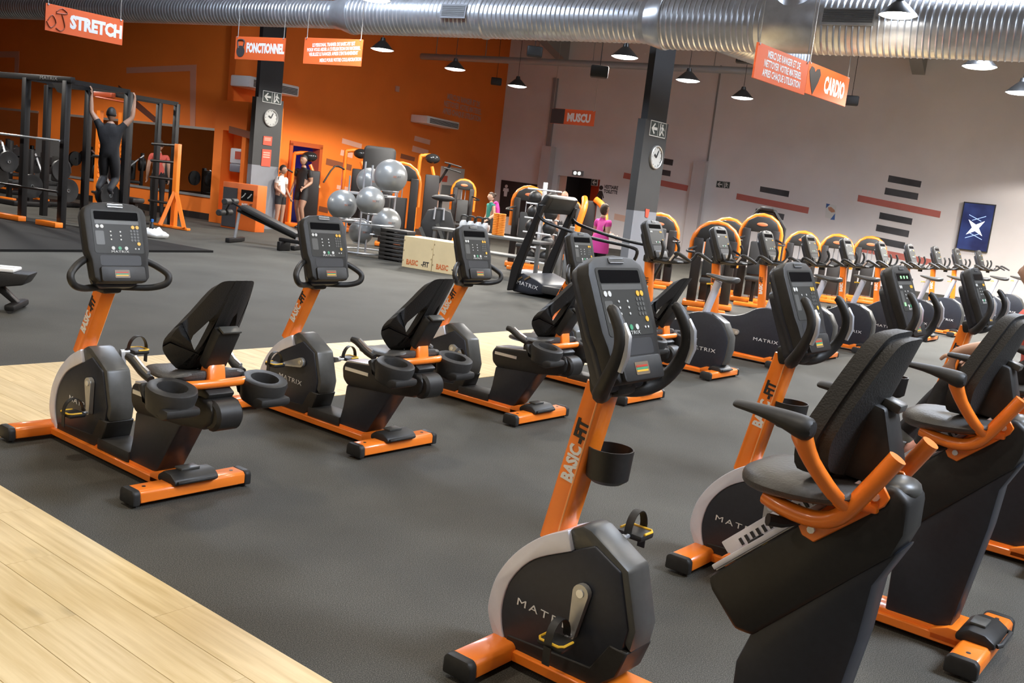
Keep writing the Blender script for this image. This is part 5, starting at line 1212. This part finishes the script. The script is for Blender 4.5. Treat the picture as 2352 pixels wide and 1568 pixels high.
for x0_, x1_ in ((-.45, .08), (-Lr-.6, -Lr+.15), (-2.1*Lr-.3, -2.1*Lr+.3)): g = G(); g.box(((x0_+x1_)/2, -.1, .05), (x1_-x0_, .16, .09), bev=.01); g.build('foot', ORANGE, t)
g = G(); g.prism([(-.04, HB-.05), (-.35, HB-.05), (-.2, HB-.2), (-.08, HB-.22)], -.03, .03); g.build('gusset', BLKMET, t)
for z_ in (.62, 1.5): g = G(); g.tube([(-Lr*1.6, -.1, z_), (.0, -.1, z_)], .02, 8); g.build('safety_bar', CHROME if z_ > 1 else BLKMET, t)
PLT = mat('plate_black', (.016, .015, .015), .45); 
for i, (x_, y_, z_, r_) in enumerate(((-Lr-.18, .3, .62, .22), (-Lr-.25, .3, .62, .2), (-Lr-.18, .9, .95, .2), (-.12, 1.1, .6, .22), (-.26, 1.1, .6, .2), (-2.1*Lr-.15, .4, .7, .225), (-2.1*Lr+.16, .4, 1.0, .2), (-Lr+.16, .8, .6, .22))):
    mm_ = M.Rotation(t.rotation_euler.z, 4, 'Z'); o = thing('weight_plate', 'black weight plate on the power rack, '+('large, front of the middle post', 'smaller, outside the large one at the middle post', 'small, raised at the rear of the middle post', 'large, low at the rear right post', 'small, at the rear right post', 'large, low at the end post', 'small, high at the end post', 'large, inside the rack beside the middle post')[i], 'weight plate', t.location+mm_.to_3x3() @ V((x_, y_, z_)), t.rotation_euler.z, 'plates on the power rack')
    g = G(); g.lathe([(.028, -.02), (r_*.6, -.014), (r_*.85, -.024), (r_, -.024), (r_, .024), (r_*.85, .024), (r_*.6, .014), (.028, .02)], 24, (0, 0, 0), (1, 0, 0)); g.build('disc', PLT, o)
    g = G(); g.lathe([(.026, -.03), (.03, -.03), (.03, .03), (.026, .03)], 14, (0, 0, 0), (1, 0, 0)); g.build('hub_ring', ALU, o)
# rear rack with the pull-up bar and orange toothed uprights
pC = gp(286, 512, 0); pC.y = pC.y; HC_ = at(312, 222, pC.y).z
t = thing('pull_up_rack', 'black rack with orange toothed uprights where the man does pull-ups', 'rack', pC, RZ); wC = (at(175, 505, pC.y)-pC).dot(WD)
for x_, y_ in ((0, 0), (0, 1.2)): g = G(); post(g, x_, y_, HC_, .1); g.build('post', BLKMET, t)
g = G(); post(g, wC*.6, 1.2, HC_, .1); g.build('post', BLKMET, t)
g = G(); g.box((wC*.35, 0, HC_), (-wC*.85, .08, .08)); g.build('top_beam', BLKMET, t)
g = G(); g.box((0, .6, HC_), (.08, 1.2, .08)); g.box((wC*.6, .6, HC_), (.08, 1.2, .08)); g.build('side_beam', BLKMET, t)
for x_ in (-.18, wC+.05):
    g = G(); g.box((x_, -.05, (HC_-.35)/2+.0), (.1, .09, HC_-.35)); 
    for k in range(14): g.prism([(x_+.05, .55+k*.1), (x_+.075, .57+k*.1), (x_+.05, .61+k*.1)], -.09, -.01)
    g.build('toothed_upright', ORANGE, t)
g = G(); g.tube([(wC*.98, -.15, HC_-.08), (wC*.3, -.2, HC_-.12), (.02, -.15, HC_-.14)], .02, 8); g.build('pull_up_bar', mat('red_bar', rgb(190, 80, 40), .4), t)
g = G(); g.box((wC*.75, -.12, HC_-.02), (.6, .12, .12), bev=.03); g.build('grip_pad', mat('red_bar', rgb(190, 80, 40), .4), t)
for z_ in (.55, 1.3): g = G(); g.tube([(-.05, -.12, z_), (wC, -.12, z_)], .025, 8); g.build('cross_bar', BLKMET, t)
for x_ in (0, wC*.95): g = G(); g.box((x_, .0, .05), (.5, .14, .1), bev=.01); g.build('foot', ORANGE, t)
# squat stand
p = gp(398, 524); Hs = at(404, 330, p.y).z
t = thing('squat_stand', 'orange squat stand with splayed legs in front of the mirror', 'rack', p, RZ)
g = G(); g.box((0, 0, Hs/2+.0), (.11, .1, Hs), bev=.008); g.build('upright', ORANGE, t)
for a0, b0 in ((-.42, .02), (.42, -.1), (-.05, -.3)):
    g = G(); g.tube([(a0*.08, b0*.08, .75), (a0, b0, .05)], .05, 4); g.build('leg', ORANGE, t)
g = G(); g.box((0, -.05, .03), (1.0, .1, .05), bev=.01); g.build('base', ORANGE, t)
for z_ in (.5, 1.0, 1.35, 1.7): g = G(); g.tube([(0, .0, z_), (-1.05, .25, z_-.02)], .028, 8); g.build('cross_arm', BLKMET, t)
# press bench near the stand
p = gp(330, 522); t = thing('press_bench', 'black flat press bench between the rack and the squat stand', 'bench', p+V((-.95, 1.0, 0)), RZ)
g = G(); g.box((0, 0, .48), (1.25, .3, .1), bev=.03); g.build('pad', PAD, t)
for a0 in (-.45, .45):
    g = G(); g.prism([(a0-.04, .44), (a0+.04, .44), (a0+.24, .04), (a0+.16, .04)], -.04, .04); g.box((a0+.2, 0, .03), (.08, .5, .06), bev=.01); g.build('leg', BLKMET, t)
g = G(); g.box((0, 0, .4), (1.1, .08, .08)); g.build('spine', BLKMET, t)
# small towel and bottle on the platform edge
p = gp(356, 546); t = thing('gym_towel', 'crumpled white towel on the floor by the squat stand', 'towel', p); g = G(); g.ball((0, 0, .06), (.22, .15, .09), 18, 10); o = g.build('cloth', mat('towel_white', (.85, .85, .83), .8, bump=.3, nscale=90), t)
for v in o.data.vertices: v.co.z = max(0, v.co.z*(1+.45*sin(v.co.x*31)*cos(v.co.y*27))); v.co.x *= 1+.15*sin(v.co.y*40)
g = G(); g.tube([(-.12, -.06, .1), (0, -.02, .14), (.1, .04, .1)], .015, 6, smooth=3); g.build('fold', mat('towel_fold', (.75, .75, .74), .8), t)
p = gp(348, 536); t = thing('water_bottle', 'dark water bottle with a blue cap beside the crumpled towel', 'bottle', p); g = G(); g.lathe([(.001, 0), (.036, 0), (.038, .02), (.038, .16), (.02, .2), (.018, .22)], 14); g.build('bottle', mat('smoke_plastic', (.04, .045, .05), .2), t); g = G(); g.lathe([(.024, .215), (.026, .22), (.026, .27), (.001, .275)], 12); g.build('cap', mat('cap_blue', (.05, .2, .6), .4), t)
# background machines in the free-weight bay (seen between the posts and in the mirror)
for i, (x, Y, hh, lb) in enumerate(((40, 22, 1.4, 'dark press machine deep in the bay behind the black power rack'), (115, 23, 1.2, 'dark machine with a chrome arm in front of the grey bay panel'), (262, 23.0, 1.25, 'dark machine behind the man at the pull-up rack'))):
    p = atg(x, 450, Y); t = thing('plate_machine', lb, 'gym machine', p, RZ)
    g = G(); g.box((0, 0, .06), (1.1, .9, .1), bev=.02); g.box((-.3, 0, hh/2), (.1, .1, hh), bev=.02); g.box((.3, .1, hh*.45), (.1, .1, hh*.9), bev=.02); g.build('frame', BLKMET, t)
    g = G(); g.box((0, -.1, .5), (.45, .4, .09), bev=.03); g.box((.05, .15, .85), (.4, .1, .6), bev=.035); g.build('pad', PAD, t)
    g = G(); g.tube([(-.3, -.2, hh*.95), (.1, -.35, hh*.7), (.35, -.4, hh*.5)], .025, 8, smooth=3); g.build('lever', CHROME, t)
    for s in (-1, 1):
        g = G(); g.lathe([(.02, -.03), (.2, -.03), (.2, .03), (.02, .03)], 20, (-.3+.1*s, -.25*s, hh*.75), (1, 0, 0)); g.build('disc', PLT, t)
    g = G(); g.box((.1, -.3, .12), (.5, .08, .06), bev=.01); g.build('foot_bar', ORANGE, t)

PMS = [o for o in COL.objects if o.name.startswith('plate_machine')]
for i, (w, o_, lb) in enumerate(((-6.2, 1.2, 'next to the bay mirror'), (-8, 1.4, 'beyond the bay mirror'), (-9.8, 1.6, 'at the end of the bay wall'), (-7.2, 3.4, 'in the second row of the bay'), (-9.2, 3.8, 'in the second row near the side wall'), (-11.4, 2.6, 'in the bay corner'), (-11.2, 5.2, 'against the bay side wall'), (-8.4, 5.8, 'in the open part of the bay'))):
    c = copy_tree(PMS[i % len(PMS)]); c.location = rp(w, OM+o_); c.rotation_euler = (0, 0, RZ+i*.7); c['label'] = 'dark plate machine standing '+lb

# ================================================================== people
BASEJ = dict(pelvis=(0, 0, .95), waist=(0, 0, 1.08), chest=(.01, 0, 1.28), neck=(0, 0, 1.45), headb=(.01, 0, 1.52),
    shl=(0, .17, 1.4), ell=(-.02, .22, 1.13), wrl=(.08, .23, .9), shr=(0, -.17, 1.4), elr=(-.02, -.22, 1.13), wrr=(.08, -.23, .9),
    hil=(0, .09, .92), knl=(.02, .1, .5), anl=(-.02, .11, .09), hir=(0, -.09, .92), knr=(.02, -.1, .5), anr=(-.02, -.11, .09))
RAD = dict(pelvis=(.12, .15), waist=(.1, .135), chest=(.11, .165), neck=(.055, .055), headb=(.055, .055), sh=(.062, .062), el=(.042, .042), wr=(.029, .029), hi=(.092, .092), kn=(.058, .058), an=(.04, .04))
def person(label, pos, yaw, J=None, scale=1, top=None, bottom=None, skin=SKIN, hair=HAIRK, sleeve=.5, shorts=None, bald=False, bun=False, shoe=SHOE, look=0, longhair=False, bulk=1):
    j = {k: V(v) for k, v in BASEJ.items()}
    for k, v in (J or {}).items(): j[k] = V(v)
    t = thing('person', label, 'person', pos, yaw); t.scale = (scale,)*3
    vs, es, rd, tg = [], [], [], []
    def add(p, r, parent=None, bone=None):
        vs.append(V(p)); rd.append((r[0]*(bulk if bone in (None, 'top', 'bottom') else 1), r[1]*(bulk if bone in (None, 'top', 'bottom') else 1)))
        if parent is not None: es.append((parent, len(vs)-1)); tg.append((parent, len(vs)-1, bone))
        return len(vs)-1
    pv = add(j['pelvis'], RAD['pelvis']); wa = add(j['waist'], RAD['waist'], pv, 'top'); ch = add(j['chest'], RAD['chest'], wa, 'top'); ne = add(j['neck'], RAD['neck'], ch, 'top'); hb = add(j['headb'], RAD['headb'], ne, 'skin')
    for s, sg in (('l', 1), ('r', -1)):
        sh = add(j['sh'+s], RAD['sh'], ch, 'top'); mid = j['sh'+s].lerp(j['el'+s], sleeve); sm = add(mid, (.05, .05), sh, 'top')
        el = add(j['el'+s], RAD['el'], sm, 'top' if sleeve >= .95 else 'skin'); fm = add(j['el'+s].lerp(j['wr'+s], .35), (.043, .043), el, 'skin'); wr = add(j['wr'+s], RAD['wr'], fm, 'skin')
        d = (j['wr'+s]-j['el'+s]).normalized(); hd = j.get('hand'+s); d = (hd if hd else d).normalized()
        sd = d.cross(V((0, sg, 0))); sd = sd.normalized() if sd.length > .2 else V((1, 0, 0)); ac = d.cross(sd)
        pa = add(j['wr'+s]+d*.05, (.036, .022), wr, 'skin'); pk = add(j['wr'+s]+d*.085, (.036, .02), pa, 'skin')
        for q, L in ((-1.5, .062), (-.5, .075), (.5, .08), (1.5, .068)):
            b0 = j['wr'+s]+d*.09+sd*q*.019; f1 = add(b0+d*L*.3, (.0105, .0105), pk, 'skin'); f2 = add(b0+d*L*.65-ac*sg*.012, (.0095, .0095), f1, 'skin'); add(b0+d*L*.9-ac*sg*.03, (.008, .008), f2, 'skin')
        th1 = add(j['wr'+s]+d*.05+sd*.045, (.012, .012), pa, 'skin'); add(j['wr'+s]+d*.085+sd*.06, (.0095, .0095), th1, 'skin')
        hi = add(j['hi'+s], RAD['hi'], pv, 'bottom'); kn0 = j['hi'+s].lerp(j['kn'+s], .55); hk = add(kn0, (.075, .075), hi, 'bottom'); kn = add(j['kn'+s], RAD['kn'], hk, 'bottom' if not shorts else shorts)
        cf = add(j['kn'+s].lerp(j['an'+s], .3), (.056, .056), kn, 'bottom' if not shorts else 'skin'); an = add(j['an'+s], RAD['an'], cf, 'bottom' if not shorts else 'skin')
        fd = j.get('foot'+s) or V((1, 0, -.25)); fd = V(fd).normalized(); h0 = add(j['an'+s]+fd*.06-UP*.035, (.04, .042), an, 'shoe'); add(j['an'+s]+fd*.17-UP*.02, (.026, .04), h0, 'shoe')
    me = bpy.data.meshes.new('skeleton'); me.from_pydata(vs, es, []); so = bpy.data.objects.new('skeleton', me); COL.objects.link(so)
    md = so.modifiers.new('skin', 'SKIN'); md.use_smooth_shade = True; md.branch_smoothing = .6
    sv = me.skin_vertices[0].data
    for i, r in enumerate(rd): sv[i].radius = r; sv[i].use_root = i == 0
    so.modifiers.new('sub', 'SUBSURF').levels = 1
    bpy.context.view_layer.update()
    bm_ = bpy.data.meshes.new_from_object(so.evaluated_get(bpy.context.evaluated_depsgraph_get())); bpy.data.objects.remove(so)
    # head sculpted from a sphere and joined to the same mesh
    b = bmesh.new(); b.from_mesh(bm_); nb = len(b.verts)
    hs = bmesh.new(); bmesh.ops.create_uvsphere(hs, u_segments=28, v_segments=20, radius=1)
    hc = j['headb']+V((.015, 0, .1)); yl = look; rot = M.Rotation(yl, 3, 'Z')
    for v in hs.verts:
        x, y, z = v.co; fx = .098; 
        co = V((x*fx, y*.075*(1-.18*max(0, -z)), z*.118))
        if x > 0:
            co.x -= .012*max(0, z-.2)
            nz = math.exp(-((y/.16)**2+((z+.12)/.2)**2)); co.x += .024*nz
            co.x -= .011*(math.exp(-(((y-.36)/.16)**2+((z-.06)/.12)**2))+math.exp(-(((y+.36)/.16)**2+((z-.06)/.12)**2)))
            co.x += .008*math.exp(-((y/.25)**2+((z+.45)/.1)**2)); co.x += .01*math.exp(-((y/.3)**2+((z+.85)/.2)**2))
        er = math.exp(-(((abs(y)-.97)/.1)**2+((z+.05)/.22)**2+((x+.05)/.22)**2)); co.y += (1 if y > 0 else -1)*.018*er
        v.co = rot @ co+hc
    mp = {v: b.verts.new(v.co) for v in hs.verts}
    for f in hs.faces: b.faces.new([mp[v] for v in f.verts])
    hs.free(); b.faces.ensure_lookup_table()
    me = bpy.data.meshes.new('body'); mats = {'skin': 0, 'top': 1, 'bottom': 2, 'shoe': 3}
    segs = [(vs[a], vs[c], k) for a, c, k in tg]
    for f in b.faces:
        if f.verts[0].index < 0 or f.verts[0].index >= nb or any(v.index == -1 for v in f.verts): f.material_index = 0; continue
        p = f.calc_center_median(); best = 1e9; kk = 'skin'
        if (p-hc).length < .1: f.material_index = 0; continue
        for a, c, k in segs:
            ab = c-a; u = max(0, min(1, (p-a).dot(ab)/max(ab.length_squared, 1e-9))); dd_ = (p-(a+ab*u)).length
            if dd_ < best: best = dd_; kk = k
        if p.z < j['pelvis'].z+.03 and kk == 'top' and abs(p.y-j['pelvis'].y) < .2 and (p-j['pelvis']).length < .25: kk = 'bottom'
        f.material_index = mats[kk]; f.smooth = True
    b.to_mesh(me); b.free(); bpy.data.meshes.remove(bm_)
    for m_ in (skin, top, bottom or top, shoe): me.materials.append(m_)
    for pl in me.polygons: pl.use_smooth = True
    bo = bpy.data.objects.new('body', me); COL.objects.link(bo); bo.parent = t
    if not bald:
        g = G(); g.ball((0, 0, 0), (1, 1, 1), 24, 16)
        for v in g.bm.verts:
            x, y, z = v.co; low = -.35 if x < .1 else .35+.25*(x-.1)
            if longhair and x < .1: low = -1.0
            zz = max(z, low); s_ = sqrt(max(0, 1-min(1, zz*zz))) if zz == z else 1
            v.co = V((x*.106-.006, y*.084, zz*.124+.004))
            if z < low: v.co.x *= .8; v.co.y *= .8
            v.co = rot @ v.co+hc
        g.build('hair', hair, t, 180)
        if bun: g = G(); g.ball(rot @ V((-.12, 0, .06))+hc, (.05, .045, .045), 14, 10); g.build('hair_bun', hair, t, 180)
    g = G()
    for s in (-1, 1): g.ball(rot @ V((.082, s*.03, .012))+hc, (.008, .011, .007), 8, 6)
    g.build('eyes', PRINTK, t)
    return t
def cloth(n, c, r=.75): return mat(n, c, r, bump=.15, nscale=60)
BK = cloth('black_cloth', (.012, .011, .012)); WHC = cloth('white_shirt', (.62, .6, .57)); TEAL = cloth('teal_top', (.01, .15, .12)); PINK = cloth('pink_shirt', (.62, .045, .28)); GRYC = cloth('grey_shirt', (.16, .15, .15)); REDC = cloth('coral_shirt', (.62, .1, .07))
def stand(x, yhead, Y, hgt=None):
    p = at(x, yhead, Y); return V((p.x, p.y, 0)), p.z/1.735
p, s = stand(650, 379, 23.4); person('man in a white shirt and black shorts standing beside the dark pillar', p, face_cam(p)+.9, dict(wrl=(.14, .2, .92), wrr=(.16, -.16, 1.0)), s, WHC, BK, SKIN2, HAIRK, .55, 'skin', look=.3, bulk=1.22)
p, s = stand(700, 356, 24); person('person all in black with shorts walking past the violet doorway', p, face_cam(p)-.6, dict(knl=(.12, .1, .52), anl=(.0, .11, .12), knr=(.0, -.1, .52), anr=(-.16, -.11, .13), wrl=(.22, .2, 1.0), elr=(-.08, -.24, 1.15)), s, BK, BK, SKIN2, HAIRK, .6, 'skin', longhair=True, bulk=1.25)
p, s = stand(1131, 442, 23); tw = person('woman in a teal tank top with a pink towel on her back', p, face_cam(p)-1.1+pi*.0, dict(wrl=(.2, .18, .95), wrr=(.05, -.25, .88)), s, TEAL, BK, SKIN, HAIRB, .06, None, bun=True)
rt = M.Rotation(tw.rotation_euler.z, 3, 'Z')
o = thing('pink_towel', 'pink towel hanging over the back of the woman in teal', 'towel', p); g = G(); g.ball(rt @ V((-.17, -.04, 1.16))*s, (.09, .17, .3), 18, 12, rt); o2 = g.build('cloth', PINK, o)
g = G(); g.tube([rt @ V((-.2, -.1, 1.35))*s, rt @ V((-.26, -.08, 1.1))*s, rt @ V((-.2, -.04, .9))*s], .03, 8, smooth=3); g.build('fold', PINK, o)
p, s = stand(1297, 439, 23.5); person('bald man in a grey shirt in front of the changing room doorway', p, face_cam(p)+.8, {}, s, GRYC, BK, SKIN2, HAIRK, .6, None, bald=True)
p, s = stand(1389, 468, 17.6); person('woman in a bright pink shirt with brown hair near the grey pillar', p, face_cam(p)+2.3, dict(wrl=(.3, .14, 1.12), ell=(.05, .24, 1.14), wrr=(.3, -.1, 1.1)), s, PINK, BK, SKIN, HAIRB, .5, None, longhair=True, bulk=1.25)
tn = [o for o in COL.objects if o.name.startswith('person')][-1]
g = G(); g.rings([[V((cos(2*pi*k/18)*a, sin(2*pi*k/18)*b, z)) for k in range(18)] for a, b, z in ((.17, .225, .74), (.175, .23, .8), (.17, .22, .92), (.15, .2, 1.05), (.13, .17, 1.12))]); g.build('tunic', PINK, tn)
# man doing pull-ups: arms up, hanging, seen from behind
p, s = stand(256, 247, 17.2); zoff = at(256, 247, 17.2).z-1.735
pu = person('man in black hanging from the pull-up bar of the rack', V((p.x, p.y, zoff)), face_cam(p)+pi*.92, dict(ell=(.05, .34, 1.62), wrl=(.08, .36, 1.9), elr=(.05, -.34, 1.6), wrr=(.08, -.36, 1.88), handl=(0, 0, 1), handr=(0, 0, 1), knl=(.12, .1, .52), anl=(-.22, .1, .35), knr=(.1, -.1, .5), anr=(-.25, -.1, .33)), 1, BK, BK, SKIN2, HAIRK, .45, None, bulk=1.3)
# man in the coral shirt by the mirror, back to us
p, s = stand(368, 322, 23); person('man in a coral red shirt standing with his back turned at the mirror', p, face_cam(p)+pi, {}, max(.96, s), REDC, BK, SKIN, HAIRB, .5, None)
# rider on the third hybrid bike
hp = HYBS[2].location
rj = dict(pelvis=(.28, 0, .96), waist=(.27, 0, 1.06), chest=(.29, 0, 1.19), neck=(.32, 0, 1.33), headb=(.33, 0, 1.39), shl=(.33, .18, 1.285), ell=(.42, .26, 1.1), wrl=(.62, .25, 1.05), shr=(.33, -.18, 1.285), elr=(.4, -.27, 1.1), wrr=(.6, -.22, 1.05),
          handl=(.25, 0, -1), handr=(.6, 0, -.8), hil=(.3, .1, .95), knl=(.68, .13, .86), anl=(.74, .16, .5), hir=(.3, -.1, .95), knr=(.74, -.13, .78), anr=(1.0, -.16, .38), footl=(1, 0, -.2), footr=(1, 0, -.15))
set_crank(HYBS[2], .955, .355, radians(-84), radians(154))
RSH = mat('red_white_shoe', (.6, .3, .25), .6, noise=.6, nscale=9)
person('rider in a coral shirt and dark leggings pedalling the third hybrid bike', hp, BROT, rj, 1, REDC, BK, SKIN, HAIRB, .5, None, shoe=RSH, longhair=False)
